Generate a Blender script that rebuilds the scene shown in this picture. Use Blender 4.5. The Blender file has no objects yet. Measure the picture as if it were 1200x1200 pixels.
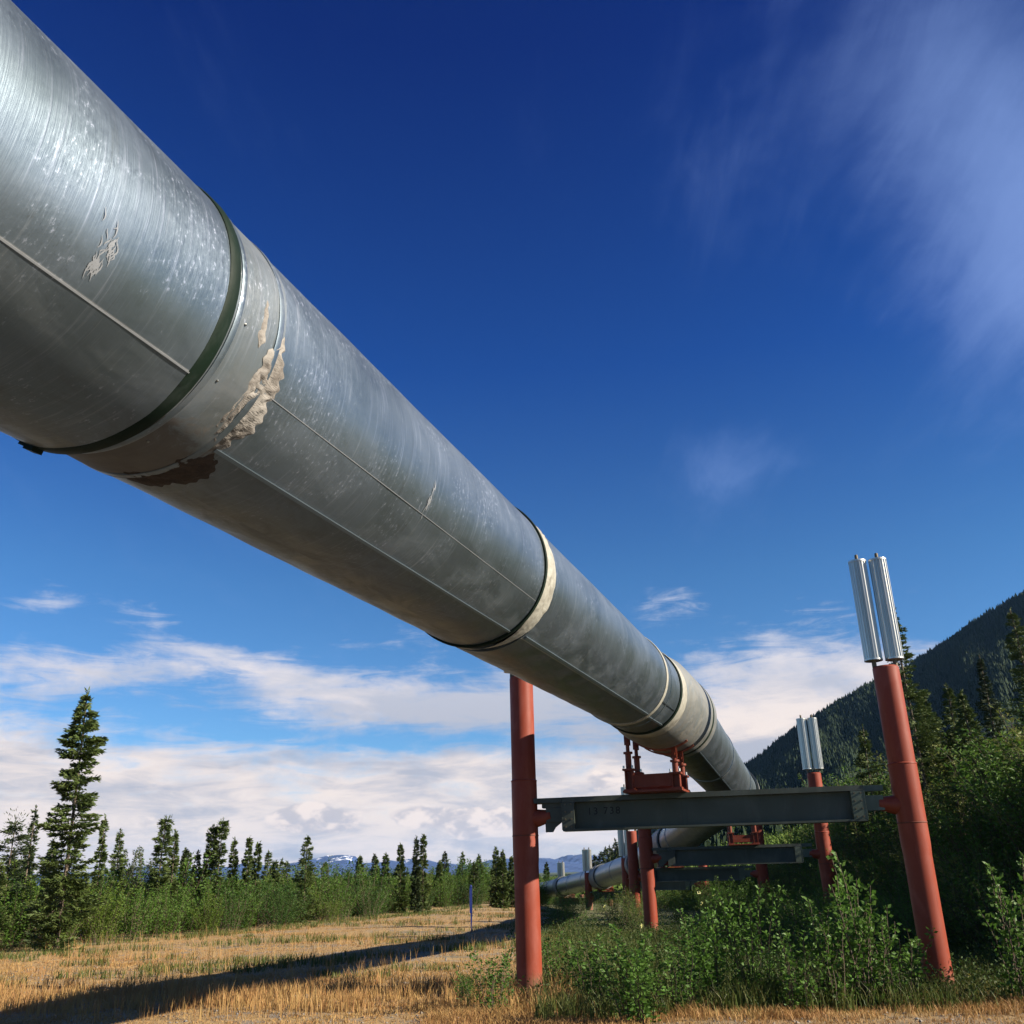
import bpy, math
import numpy as np
from math import radians as rad
D = bpy.data
scn = bpy.context.scene
COL = scn.collection
rng = np.random.default_rng(7)

# ------------------------------------------------------------------ camera
EYE = np.array([0.0, 0.0, 2.0])
FPX = 1085.0; PITCH = rad(21.3); ROLL = rad(1.5)      # focal length in pixels of the 1200 px photograph
fw = np.array([0, math.cos(PITCH), math.sin(PITCH)])
up0 = np.array([0, -math.sin(PITCH), math.cos(PITCH)]); r0 = np.array([1.0, 0, 0])
rt = r0*math.cos(ROLL) - up0*math.sin(ROLL)
upv = up0*math.cos(ROLL) + r0*math.sin(ROLL)
cam = D.cameras.new('camera'); camo = D.objects.new('camera', cam); COL.objects.link(camo)
cam.sensor_width = 36; cam.sensor_fit = 'HORIZONTAL'; cam.lens = 36*FPX/1200
cam.clip_start = 0.1; cam.clip_end = 40000
from mathutils import Matrix, Vector
M = Matrix(((rt[0], upv[0], -fw[0], EYE[0]), (rt[1], upv[1], -fw[1], EYE[1]), (rt[2], upv[2], -fw[2], EYE[2]), (0, 0, 0, 1)))
camo.matrix_world = M
scn.camera = camo

# ------------------------------------------------------------------ sun, exposure
SUN_EL = 26.5; SUN_AZ = 107.0            # azimuth clockwise from +Y
sd = Vector((math.sin(rad(SUN_AZ))*math.cos(rad(SUN_EL)), math.cos(rad(SUN_AZ))*math.cos(rad(SUN_EL)), math.sin(rad(SUN_EL))))
sun = D.lights.new('sun', 'SUN'); sun.energy = 5.0; sun.angle = rad(0.53); sun.color = (1.0, 0.90, 0.76)
suno = D.objects.new('sun', sun); COL.objects.link(suno)
suno.rotation_euler = sd.to_track_quat('Z', 'Y').to_euler()
scn.view_settings.view_transform = 'Standard'; scn.view_settings.look = 'None'
scn.view_settings.exposure = 1.28; scn.view_settings.gamma = 1
scn.view_settings.use_curve_mapping = False
scn.render.engine = 'CYCLES'
scn.cycles.max_bounces = 6

# ------------------------------------------------------------------ node helper
class NT:
    def __init__(s, tree): s.t = tree; s.n = tree.nodes; s.l = tree.links
    def node(s, typ, **kw):
        n = s.n.new(typ)
        for k, v in kw.items():
            if k == 'ins':
                for kk, vv in v.items():
                    if isinstance(vv, bpy.types.NodeSocket): s.l.new(vv, n.inputs[kk])
                    else: n.inputs[kk].default_value = vv
            else: setattr(n, k, v)
        return n
    def m(s, op, a, b=None, c=None, clamp=False):
        n = s.n.new('ShaderNodeMath'); n.operation = op; n.use_clamp = clamp
        for i, v in enumerate((a, b, c)):
            if v is None: continue
            if isinstance(v, bpy.types.NodeSocket): s.l.new(v, n.inputs[i])
            else: n.inputs[i].default_value = v
        return n.outputs[0]
    def noise(s, vec, scale, detail=4, rough=.55, dist=0):
        n = s.node('ShaderNodeTexNoise', ins={'Scale': scale, 'Detail': detail, 'Roughness': rough, 'Distortion': dist})
        if vec is not None: s.l.new(vec, n.inputs['Vector'])
        return n.outputs[0]
    def mapr(s, v, a, b, c=0, d=1, smooth=True):
        n = s.n.new('ShaderNodeMapRange'); n.interpolation_type = 'SMOOTHSTEP' if smooth else 'LINEAR'
        s.l.new(v, n.inputs[0])
        for i, x in zip((1, 2, 3, 4), (a, b, c, d)): n.inputs[i].default_value = x
        return n.outputs[0]
    def mix(s, f, a, b, mode='MIX'):
        n = s.n.new('ShaderNodeMix'); n.data_type = 'RGBA'; n.blend_type = mode
        for i, v in ((0, f), (6, a), (7, b)):
            if isinstance(v, bpy.types.NodeSocket): s.l.new(v, n.inputs[i])
            elif i == 0: n.inputs[0].default_value = v
            else: n.inputs[i].default_value = (*v, 1) if len(v) == 3 else v
        return n.outputs[2]
    def scale(s, vec, sc, loc=(0, 0, 0), rot=(0, 0, 0)):
        n = s.n.new('ShaderNodeMapping'); s.l.new(vec, n.inputs[0]); n.inputs['Scale'].default_value = sc
        n.inputs['Location'].default_value = loc; n.inputs['Rotation'].default_value = rot
        return n.outputs[0]

# ------------------------------------------------------------------ sky
world = D.worlds.new('World'); scn.world = world; world.use_nodes = True
w = NT(world.node_tree); w.n.clear()
sky = w.node('ShaderNodeTexSky', sky_type='NISHITA', sun_disc=False)
sky.sun_elevation = rad(SUN_EL); sky.sun_rotation = rad(SUN_AZ)
sky.altitude = 900; sky.air_density = 0.9; sky.dust_density = 0.1; sky.ozone_density = 2.5
tc = w.node('ShaderNodeTexCoord').outputs['Generated']
sp = w.node('ShaderNodeSeparateXYZ', ins={0: tc}).outputs
X, Y, Z = sp[0], sp[1], sp[2]
el = w.m('MULTIPLY', w.m('ARCSINE', Z), 57.2958)
az = w.m('MULTIPLY', w.m('ARCTAN2', X, Y), 57.2958)
# slide-film blue: deeper overhead
zen = w.mapr(el, 0, 42, 0, 1, False)
rampn = w.node('ShaderNodeValToRGB', ins={0: w.mapr(el, 0, 60, 0, 1, False)})
cr = rampn.color_ramp; cr.elements[0].position = 0; cr.elements[0].color = (.72, 1.0, 1.0, 1)
cr.elements[1].position = 1; cr.elements[1].color = (.030, .15, .55, 1)
for p_, c_ in ((.28, (.42, .80, .95, 1)), (.50, (.12, .45, .90, 1)), (.80, (.040, .20, .66, 1))):
    e_ = cr.elements.new(p_); e_.color = c_
tint = w.mix(1.0, rampn.outputs[0], (0.95, 0.97, 1.14), 'MULTIPLY')
# the polarised blue is deepest across the sun's direction and pales towards the sun, added out of view to brighten the pipe
cs = w.node('ShaderNodeVectorMath', operation='DOT_PRODUCT', ins={0: tc, 1: tuple(sd)}).outputs['Value']
tint = w.mix(w.mapr(cs, .30, .88, 0, .85), tint, (.75, .80, .92))
base = w.mix(1.0, sky.outputs[0], tint, 'MULTIPLY')
den = w.m('ADD', w.m('MAXIMUM', Z, 0.0), 0.10)
pl = w.node('ShaderNodeCombineXYZ', ins={0: w.m('DIVIDE', X, den), 1: w.m('DIVIDE', Y, den), 2: 0.0}).outputs[0]
ae = w.node('ShaderNodeCombineXYZ', ins={0: w.m('MULTIPLY', az, .1), 1: w.m('MULTIPLY', el, .1), 2: 0.0}).outputs[0]
wisp = w.noise(w.scale(pl, (1.0, 0.55, 1), rot=(0, 0, rad(35))), 1.7, 9, .62, .9)
wfine = w.noise(w.scale(pl, (3.0, 1.2, 1), rot=(0, 0, rad(60))), 2.6, 8, .65, .5)
warp = w.noise(ae, 3.0, 6, .6)
band = w.noise(w.scale(ae, (0.55, 1.9, 1)), 1.5, 9, .6, .5)
def blob(a, e, ra, re, wgt, rot=0.0):
    c, s_ = math.cos(rad(rot)), math.sin(rad(rot))
    da = w.m('SUBTRACT', az, a); de = w.m('SUBTRACT', el, e)
    p = w.m('DIVIDE', w.m('ADD', w.m('MULTIPLY', da, c), w.m('MULTIPLY', de, s_)), ra)
    q = w.m('DIVIDE', w.m('SUBTRACT', w.m('MULTIPLY', de, c), w.m('MULTIPLY', da, s_)), re)
    r2 = w.m('ADD', w.m('MULTIPLY', p, p), w.m('MULTIPLY', q, q))
    return w.m('MULTIPLY', w.m('EXPONENT', w.m('MULTIPLY', r2, -1.0)), wgt)
def add(*v):
    o = v[0]
    for k in v[1:]: o = w.m('ADD', o, k)
    return o
# low bank of cloud along the horizon
low = w.mapr(el, 2.5, 16.5, 0.56, -0.19)
low = add(low, blob(15, 8.5, 9, 4.5, .30, 20), blob(-5, 9.6, 8, 1.3, .34), blob(-17, 12.0, 7, 1.2, .30, -15), blob(-29, 11, 7, 1.3, .34, 6),
          blob(-27, 15.0, 5, 1.2, .20), blob(-12, 7.9, 8, .8, -.30), blob(-3, 7.3, 6, .7, -.34), blob(3, 12, 6, 2.5, .16, 35), blob(9, 15, 3, 1.8, .22, 30), blob(-19, 9.2, 7, 1.0, -.26),
          blob(-22, 13.2, 8, .8, -.16), blob(-6, 13.5, 5, 1.5, .10, 20))
side = w.mapr(w.m('ABSOLUTE', w.m('ADD', az, 4.0)), 34, 75, 0, -.45)  # cloud thinned out of view to deepen the shadows
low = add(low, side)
streak = w.noise(w.scale(ae, (0.8, 4.5, 1), rot=(0, 0, rad(-7))), 2.6, 10, .66, .8)
cn = w.m('ADD', w.m('ADD', w.m('MULTIPLY', band, .42), w.m('MULTIPLY', warp, .22)), w.m('MULTIPLY', streak, .36))
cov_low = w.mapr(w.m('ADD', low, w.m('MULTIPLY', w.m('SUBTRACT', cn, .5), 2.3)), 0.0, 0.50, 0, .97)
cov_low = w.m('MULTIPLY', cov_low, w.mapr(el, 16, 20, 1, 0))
# thin cirrus high up
fib = w.noise(w.scale(pl, (5.5, 0.55, 1), rot=(0, 0, rad(32))), 2.2, 10, .68, .7)
hi = add(blob(62, 36, 22, 14, .22), blob(35, 36, 6, 11, .46, 25), blob(34, 30, 7, 5, .30), blob(20, 42, 16, 8, .13), blob(14, 23, 5, 2.4, .24), blob(-12, 17, 16, 4, .06), blob(34, 24, 9, 4, .14))
cov_hi = w.mapr(w.m('ADD', hi, w.m('MULTIPLY', w.m('SUBTRACT', w.m('ADD', w.m('ADD', w.m('MULTIPLY', wisp, .50), w.m('MULTIPLY', wfine, .32)), w.m('MULTIPLY', fib, .18)), .5), 1.15)), 0.05, 0.70, 0, .60)
# small cumulus near the horizon
cum = w.noise(w.scale(ae, (1.0, 1.6, 1)), 7.0, 5, .5, .2)
cmask = add(blob(-13.2, 3.3, 1.6, .9, .9), blob(-11, 3.1, 1.8, .9, .9), blob(-5.5, 3.2, 2.8, .9, .9), blob(-1.5, 3.0, 1.6, .8, .8), blob(-21, 3.0, 1.0, .6, .6), blob(1.2, 2.6, 1.5, .9, .8), blob(-3.0, 2.2, 1.2, .5, .7), blob(5, 5.0, 1.6, .8, .8))
ccov = w.mapr(w.m('ADD', w.m('MULTIPLY', cum, .9), w.m('SUBTRACT', cmask, .95)), -.05, .12, 0, .9)
shade = w.noise(w.scale(ae, (0.7, 2.4, 1), loc=(3, 1, 0)), 2.2, 6, .55, .4)
greyb = add(blob(-4, 9.3, 6, 1.2, .7), blob(3, 8.0, 6, 2.0, .6), blob(13, 6.0, 4, 1.0, .6), blob(1, 10.5, 4, 1.6, .4), blob(-22, 9.5, 5, .8, .2))
ccol = w.mix(w.mapr(w.m('ADD', w.m('ADD', w.m('MULTIPLY', shade, .6), w.m('MULTIPLY', streak, .4)), w.m('MULTIPLY', greyb, .32)), .40, .66), (8.3, 7.15, 6.45), (4.2, 4.3, 4.9))
ccol = w.mix(w.mapr(el, 6, 17), ccol, (5.6, 5.9, 6.9))
skyc = w.mix(cov_hi, base, (2.3, 3.5, 6.9))
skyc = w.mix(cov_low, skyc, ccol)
skyc = w.mix(ccov, skyc, w.mix(w.mapr(cum, .42, .60), (5.2, 4.9, 5.1), (8.6, 7.4, 6.7)))
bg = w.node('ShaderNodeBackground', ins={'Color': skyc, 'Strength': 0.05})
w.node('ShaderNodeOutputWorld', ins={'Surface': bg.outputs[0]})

# ------------------------------------------------------------------ object helpers
def tag(o, label=None, cat=None, group=None, kind=None):
    if label: o['label'] = label
    if cat: o['category'] = cat
    if group: o['group'] = group
    if kind: o['kind'] = kind
    return o
def empty(name, loc, label, cat, group=None):
    o = D.objects.new(name, None); COL.objects.link(o); o.location = tuple(float(v) for v in loc); o.empty_display_size = .2
    return tag(o, label, cat, group)
def rootloc(o):
    p = np.zeros(3)
    while o is not None:
        p += np.array(o.location); o = o.parent
    return p
def mkmesh(name, V, F, mats, smooth=False, midx=None, uv=None):
    me = D.meshes.new(name)
    V = np.asarray(V, np.float32)
    if isinstance(F, np.ndarray):
        n, k = F.shape
        me.vertices.add(len(V)); me.vertices.foreach_set('co', V.ravel())
        me.loops.add(n*k); me.loops.foreach_set('vertex_index', F.astype(np.int32).ravel())
        me.polygons.add(n); me.polygons.foreach_set('loop_start', np.arange(0, n*k, k, dtype=np.int32))
        me.update(calc_edges=True)
    else:
        me.from_pydata([tuple(map(float, v)) for v in V], [], F)
    if not isinstance(mats, (list, tuple)): mats = [mats]
    for m_ in mats: me.materials.append(m_)
    if midx is not None: me.polygons.foreach_set('material_index', np.asarray(midx, np.int32))
    me.polygons.foreach_set('use_smooth', np.full(len(me.polygons), bool(smooth)))
    if uv is not None:
        l = me.uv_layers.new(name='UVMap'); idx = np.zeros(len(me.loops), np.int32); me.loops.foreach_get('vertex_index', idx)
        l.data.foreach_set('uv', np.asarray(uv, np.float32)[idx].ravel())
    me.update()
    return me
def mobj(name, V, F, mats, parent=None, smooth=False, midx=None, uv=None):
    V = np.asarray(V, float)
    if parent is not None: V = V - rootloc(parent)
    o = D.objects.new(name, mkmesh(name, V, F, mats, smooth, midx, uv)); COL.objects.link(o); o.parent = parent
    return o
class MB:
    """collects verts / faces of one mesh"""
    def __init__(s): s.V = []; s.F = []; s.M = []
    def add(s, V, F, m=0):
        b = len(s.V); s.V += [tuple(map(float, v)) for v in V]; s.F += [[i+b for i in f] for f in F]; s.M += [m]*len(F)
    def box(s, c, ax, ay, az_, m=0):
        c, ax, ay, az_ = (np.asarray(q, float) for q in (c, ax, ay, az_))
        V = [c+i*ax+j*ay+k*az_ for k in (-1, 1) for j in (-1, 1) for i in (-1, 1)]
        s.add(V, [[0, 2, 3, 1], [4, 5, 7, 6], [0, 1, 5, 4], [2, 6, 7, 3], [0, 4, 6, 2], [1, 3, 7, 5]], m)
    def tube(s, pts, rs, n=16, cap=True, m=0):
        pts = [np.asarray(p, float) for p in pts]; rings = []
        b0 = len(s.V); V = []; F = []
        for i, p in enumerate(pts):
            d = pts[min(i+1, len(pts)-1)]-pts[max(i-1, 0)]; L = np.linalg.norm(d)
            if L < 1e-9: d = np.array([0, 0, 1.0]); L = 1
            d = d/L
            a = np.cross(d, [0, 0, 1.0] if abs(d[2]) < .9 else [1.0, 0, 0]); a /= np.linalg.norm(a); b = np.cross(d, a)
            for k in range(n):
                t = 2*math.pi*k/n; V.append(p+rs[i]*(a*math.cos(t)+b*math.sin(t)))
        for i in range(len(pts)-1):
            for k in range(n):
                F.append([i*n+k, (i+1)*n+k, (i+1)*n+(k+1) % n, i*n+(k+1) % n])
        if cap: F.append(list(range(n))); F.append([(len(pts)-1)*n+k for k in range(n)][::-1])
        s.add(V, F, m)
    def obj(s, name, mats, parent=None, smooth=False):
        o = mobj(name, s.V, s.F, mats, parent, smooth, s.M)
        return o
def shade_auto(o, ang=35):
    me = o.data
    me.polygons.foreach_set('use_smooth', np.full(len(me.polygons), True))
    import bmesh
    bm = bmesh.new(); bm.from_mesh(me)
    bmesh.ops.recalc_face_normals(bm, faces=bm.faces)
    for e in bm.edges:
        if len(e.link_faces) == 2 and e.calc_face_angle(0) > rad(ang): e.smooth = False
    bm.to_mesh(me); bm.free()
    return o

def bpoint(x, y, Yd):                     # world point seen at photo pixel x,y on the plane Y = Yd
    r = (x-600)/FPX*rt-(y-600)/FPX*upv+fw
    return EYE+r*(Yd/r[1])

# ------------------------------------------------------------------ terrain height
def sst(a, b, x): t = np.clip((x-a)/(b-a), 0, 1); return t*t*(3-2*t)
def wob(x, y, s, ph=0.0):
    return (np.sin(x/s+1.3+ph)*np.cos(y/s*.9+.4+ph)+.5*np.sin(x/s*2.3-y/s*1.7+ph*2)+.3*np.cos(x/s*4.1+y/s*3.7+ph))/1.8
C6, S6 = math.cos(rad(4)), math.sin(rad(4))
def hill(x, y):
    """wooded mountain ahead to the right; returns height and how far up its face a point lies"""
    r = np.hypot(x, y)+1e-6; a = np.degrees(np.arctan2(x, y))
    a2 = a+.5*np.sin(r/140)+.35*np.sin(r/57+a*.4)
    E = np.interp(a2, [5, 9, 13.4, 19, 23.3, 26.5, 29.7, 34, 40, 52, 70], [0, 1.7, 4.35, 7.9, 9.6, 11.2, 12.8, 14.2, 13.5, 7, 0])
    p = sst(110, 1250, r)**.9; back = 1-sst(1300, 2300, r)
    gul = 1+(.13*np.sin(a*1.3+r/210)+.07*np.sin(a*3.1-r/90)+.05*np.sin(a*6.7+r/60))*(1-p)
    return r*np.tan(np.radians(E))*p*back*gul+p*back*(E > .3)*6*wob(x, y, 45, 1), p
def gz(x, y):
    x = np.asarray(x, float); y = np.asarray(y, float)
    z = .045*wob(x, y, 1.7)*sst(3, 10, np.hypot(x, y)) + .05*wob(x, y, 6, 2)
    z = z-.018*np.clip(y-45, 0, 90)*sst(-4, 3, x)
    xf = 9.6+.1*(y-18)
    bank = sst(0, 5, x-xf)*sst(16, 23, y)
    z = z+bank*(2.3+.25*wob(x, y, 4, 1))
    u = x*C6-y*S6; v = x*S6+y*C6
    k = sst(28, 120, v)
    z = z+k*.20*np.clip(u-13, 0, 45)
    z = z+hill(x, y)[0]
    z = z*1.0
    return z

# ------------------------------------------------------------------ materials
def mat(name):
    m_ = D.materials.new(name); m_.use_nodes = True
    t = NT(m_.node_tree); t.n.clear()
    return m_, t
def finish(t, bsdf, disp=None):
    ins = {'Surface': bsdf}
    t.node('ShaderNodeOutputMaterial', ins=ins)
def principled(t, **ins):
    return t.node('ShaderNodeBsdfPrincipled', ins={k.replace('_', ' '): v for k, v in ins.items()})
def bump(t, h, strength=.3, dist=.01):
    return t.node('ShaderNodeBump', ins={'Height': h, 'Strength': strength, 'Distance': dist}).outputs[0]
def coordo(t): return t.node('ShaderNodeTexCoord').outputs['Object']
def geop(t): return t.node('ShaderNodeNewGeometry').outputs['Position']

def paint_mat(name, col, rough=.5, dirt=(.10, .06, .04), metallic=0, var=.25, spec=.22, scale=3):
    m_, t = mat(name); P = geop(t)
    n1 = t.noise(P, scale, 6, .6); n2 = t.noise(t.scale(P, (9, 9, .9)), 3, 4, .6); n3 = t.noise(P, 60, 3, .6)
    c = t.mix(t.mapr(n1, .3, .7, 0, var), col, tuple(v*.72 for v in col))
    c = t.mix(t.mapr(n2, .56, .76, 0, .40), c, dirt)
    c = t.mix(t.mapr(n3, .62, .75, 0, .25), c, tuple(min(1, v*1.5) for v in col))
    chip = t.noise(P, 22, 5, .7)
    fade = t.noise(t.scale(P, (1, 1, .45)), 2.2, 6, .65, .8)
    c = t.mix(t.mapr(fade, .46, .70, 0, .45), c, tuple(min(1, v*1.18+.035) for v in col))
    run = t.noise(t.scale(P, (14, 14, .5)), 2, 6, .7)
    c = t.mix(t.mapr(run, .57, .72, 0, .6), c, tuple(v*.45 for v in col))
    mud = t.mapr(t.m('ADD', t.node('ShaderNodeSeparateXYZ', ins={0: P}).outputs[2], t.m('MULTIPLY', t.m('SUBTRACT', n1, .5), .5)), .42, .05, 0, .6)
    c = t.mix(mud, c, (.16, .11, .07))
    c = t.mix(t.mapr(chip, .66, .70, 0, .7), c, dirt)
    b = principled(t, Base_Color=c, Roughness=t.mapr(n1, .3, .7, rough-.06, rough+.1), Metallic=metallic, Normal=bump(t, n3, .12, .004))
    b.inputs['Specular IOR Level'].default_value = spec
    finish(t, b.outputs[0]); return m_
M_red = paint_mat('rust_red_paint', (0.1996, 0.0372, 0.0180), .48, (.20, .06, .04))
M_red2 = paint_mat('red_shoe_paint', (0.1371, 0.0274, 0.0123), .45, (.10, .05, .03))
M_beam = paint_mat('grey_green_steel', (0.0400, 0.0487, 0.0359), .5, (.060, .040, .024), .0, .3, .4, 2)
M_beamlit = paint_mat('sunlit_beam_steel', (0.0784, 0.0965, 0.0724), .42, (.12, .12, .10), .2, .3)  # lighter copy of the beam steel: sunlight on the right end put into colour
M_weld = paint_mat('dark_weld', (.12, .035, .02), .6)
M_strap = paint_mat('dark_green_strap', (.006, .014, .008), .6, (.006, .007, .006), 0, .4, .12)
M_steel = paint_mat('bright_bolt_steel', (0.3476, 0.3476, 0.316), .3, (.2, .18, .14), .9)
M_darksteel = paint_mat('dark_tube_steel', (.11, .09, .06), .45, (.04, .03, .02), .4)
M_blue = paint_mat('blue_post_paint', (0.0152, 0.0303, 0.1618), .5, (.02, .03, .12))
M_yellow = paint_mat('yellow_marker_paint', (0.237, 0.158, 0.0118), .5, (.2, .12, .03))
M_scr = paint_mat('bare_scraped_metal', (.27, .28, .29), .5, (.18, .185, .19), .5)
M_stencil = paint_mat('stencil_paint', (.012, .013, .012), .6, (.03, .03, .03))

def jacket_mat(name, dirty=0.0, tan=0.0, rough0=.40, seam=None, belly=0.0):
    m_, t = mat(name)
    uv = t.node('ShaderNodeUVMap').outputs[0]                 # u along the pipe in m, v round it in m
    P = geop(t)
    sp0 = t.noise(t.scale(uv, (45, 22, 1), rot=(0, 0, .25)), 1, 5, .72)
    spm = t.noise(uv, 2.3, 4, .6, .6)                          # the mottling comes and goes
    specks = t.m('ADD', t.m('MULTIPLY', t.m('SUBTRACT', sp0, .5), t.mapr(spm, .36, .62, .25, 1.15)), .5)
    drip = t.noise(t.scale(uv, (9, .55, 1)), 1, 7, .72, .25)
    brush = t.noise(t.scale(uv, (42, 1.3, 1)), 1, 6, .7)
    brush2 = t.noise(t.scale(uv, (150, 2.5, 1)), 1, 3, .6)
    cloud = t.noise(uv, 1.6, 5, .6, .5)
    blot = t.noise(uv, 5.5, 6, .6, .3)
    base = t.mix(cloud, (.135, .180, .178), (.240, .285, .350))
    base = t.mix(t.mapr(brush, .52, .78, 0, .42), base, (.66, .70, .80))
    base = t.mix(t.mapr(brush2, .60, .80, 0, .28), base, (.70, .72, .74))
    base = t.mix(t.mapr(specks, .56, .70, 0, .45), base, (.74, .78, .92))
    base = t.mix(t.mapr(specks, .42, .30, 0, .35), base, (.12, .14, .14))
    base = t.mix(t.mapr(drip, .58, .74, 0, .32), base, (.72, .74, .74))
    base = t.mix(t.mapr(drip, .42, .28, 0, .35), base, (.10, .115, .11))
    sv = t.node('ShaderNodeSeparateXYZ', ins={0: uv}).outputs
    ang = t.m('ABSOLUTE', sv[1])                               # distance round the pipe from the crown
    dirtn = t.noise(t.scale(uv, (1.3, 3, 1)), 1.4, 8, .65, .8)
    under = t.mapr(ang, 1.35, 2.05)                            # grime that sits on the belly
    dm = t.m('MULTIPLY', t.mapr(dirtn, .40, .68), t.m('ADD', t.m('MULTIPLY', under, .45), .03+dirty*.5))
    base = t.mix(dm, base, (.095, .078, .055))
    if seam:                                                   # the lower sheet, lapped under the hem, darkened in colour to stand in for the shade on its tilt
        lower = t.m('MAXIMUM', t.mapr(sv[1], seam-.004, seam+.004), t.mapr(sv[1], -1.93, -1.90, 1, 0))
        base = t.mix(t.m('MULTIPLY', lower, .38), base, (.085, .095, .090))
        base = t.mix(t.m('MULTIPLY', t.mapr(sv[1], seam-.012, seam-.003), t.m('SUBTRACT', .75, lower, None, True)), base, (.62, .62, .60))
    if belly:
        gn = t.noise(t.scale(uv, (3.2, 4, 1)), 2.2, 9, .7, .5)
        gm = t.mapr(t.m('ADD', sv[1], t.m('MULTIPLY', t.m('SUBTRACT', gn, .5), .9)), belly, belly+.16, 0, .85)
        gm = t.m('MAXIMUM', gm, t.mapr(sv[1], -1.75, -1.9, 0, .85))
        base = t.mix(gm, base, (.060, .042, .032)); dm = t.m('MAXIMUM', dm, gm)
    if tan > 0:
        tn = t.noise(t.scale(uv, (5, 1.0, 1), rot=(0, 0, .5)), 1.3, 7, .7, .6)
        base = t.mix(t.mapr(tn, .30, .66, tan*.45, tan), base, (.205, .185, .145))
    r = t.m('ADD', t.m('ADD', rough0, t.m('MULTIPLY', t.m('SUBTRACT', cloud, .5), .25)), t.m('ADD', t.m('MULTIPLY', dm, .35), tan*.2))
    r = t.m('ADD', r, t.m('MULTIPLY', t.m('SUBTRACT', specks, .5), .25))
    hh = t.m('ADD', t.m('MULTIPLY', brush, .5), t.m('ADD', t.m('MULTIPLY', specks, .25), t.m('MULTIPLY', blot, .22)))
    met = t.m('SUBTRACT', .92, t.m('ADD', t.m('MULTIPLY', dm, .7), tan*.35))
    b = principled(t, Base_Color=base, Roughness=r, Metallic=met, Normal=bump(t, hh, .22, .012))
    finish(t, b.outputs[0]); return m_
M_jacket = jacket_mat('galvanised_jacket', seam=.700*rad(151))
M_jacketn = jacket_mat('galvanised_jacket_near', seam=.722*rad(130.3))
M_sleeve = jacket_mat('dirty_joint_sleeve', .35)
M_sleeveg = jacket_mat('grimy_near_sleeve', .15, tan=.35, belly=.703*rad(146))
M_collar = jacket_mat('tan_weathered_collar', .5, .75, .42)
M_bright = jacket_mat('bright_fin_metal', 0, 0, .28)

def rough_mat(name, c1, c2, c3, scale=20, rough=.85, bs=.6, bd=.02):
    m_, t = mat(name); P = geop(t)
    n = t.noise(P, scale, 8, .65, .4); n2 = t.noise(P, scale*.25, 4, .6)
    c = t.mix(t.mapr(n, .35, .65), c1, c2); c = t.mix(t.mapr(n2, .5, .65, 0, .8), c, c3)
    b = principled(t, Base_Color=c, Roughness=rough, Normal=bump(t, n, bs, bd)); finish(t, b.outputs[0]); return m_
M_goo = rough_mat('peeling_sealant', (.205, .185, .16), (.10, .085, .07), (.27, .25, .22), 17, .8, .5, .012)
M_grime = rough_mat('dark_sealant_grime', (0.0213, 0.0123, 0.0076), (0.0474, 0.0284, 0.0171), (0.0142, 0.0095, 0.0062), 18)
M_pale = rough_mat('pale_sealant_band', (.31, .30, .25), (.24, .225, .18), (.17, .155, .125), 14, .6, .4, .01)
M_stone = rough_mat('gravel_stone', (0.1896, 0.1706, 0.1454), (0.1264, 0.117, 0.1074), (0.2528, 0.2212, 0.1833), 9, .9)
M_bark = rough_mat('spruce_bark', (0.1074, 0.0778, 0.051), (0.0538, 0.0403, 0.0295), (0.145, 0.1128, 0.0806), 14, .9, .7, .02)
M_twig = rough_mat('brown_twig', (0.0822, 0.0537, 0.0316), (0.0474, 0.0348, 0.0253), (0.1011, 0.0758, 0.0442), 14, .9)
M_flower = rough_mat('pale_yellow_petal', (0.5056, 0.493, 0.1896), (0.4424, 0.4298, 0.139), (0.5372, 0.5372, 0.316), 9, .7)
M_snowmt, t = mat('haze_blue_rock')  # blue of the distant air put into the rock colour
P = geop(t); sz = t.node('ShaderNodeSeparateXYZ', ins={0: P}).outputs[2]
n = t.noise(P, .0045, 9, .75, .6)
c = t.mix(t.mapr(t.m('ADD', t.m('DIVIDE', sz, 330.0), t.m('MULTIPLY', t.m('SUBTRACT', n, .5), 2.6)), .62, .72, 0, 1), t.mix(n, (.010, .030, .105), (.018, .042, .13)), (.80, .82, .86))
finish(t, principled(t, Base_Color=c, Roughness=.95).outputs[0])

def leaf_mat(name, c1, c2, c3, trans=.35, rough=.55, sc=1.6, spec=.22):
    m_, t = mat(name); P = geop(t)
    oi = t.node('ShaderNodeObjectInfo').outputs['Random']
    ge = t.node('ShaderNodeNewGeometry').outputs['Random Per Island']
    n = t.noise(P, sc, 3, .6)
    c = t.mix(t.mapr(n, .32, .68), c1, c2)
    c = t.mix(t.mapr(ge, .55, 1.0, 0, .75, False), c, c3)
    c = t.mix(t.m('MULTIPLY', oi, .30), c, tuple(v*.75 for v in c1))
    b = principled(t, Base_Color=c, Roughness=rough); b.inputs['Specular IOR Level'].default_value = spec
    tr = t.node('ShaderNodeBsdfTranslucent', ins={'Color': c})
    mx = t.node('ShaderNodeMixShader', ins={0: trans, 1: b.outputs[0], 2: tr.outputs[0]})
    finish(t, mx.outputs[0]); return m_
M_willow = leaf_mat('willow_leaf', (.055, .120, .014), (.080, .155, .020), (.11, .17, .035))
M_willow2 = leaf_mat('yellow_green_willow_leaf', (.080, .135, .014), (.105, .160, .022), (.13, .17, .03))
M_willow3 = leaf_mat('deep_green_alder_leaf', (.036, .085, .014), (.052, .110, .018), (.07, .12, .028))
M_young = leaf_mat('young_poplar_leaf', (.055, .125, .016), (.080, .160, .024), (.120, .190, .050), .34, .5, 3, .18)
M_olive = leaf_mat('olive_shrub_leaf', (.125, .150, .026), (.09, .125, .024), (.20, .19, .06))
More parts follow.
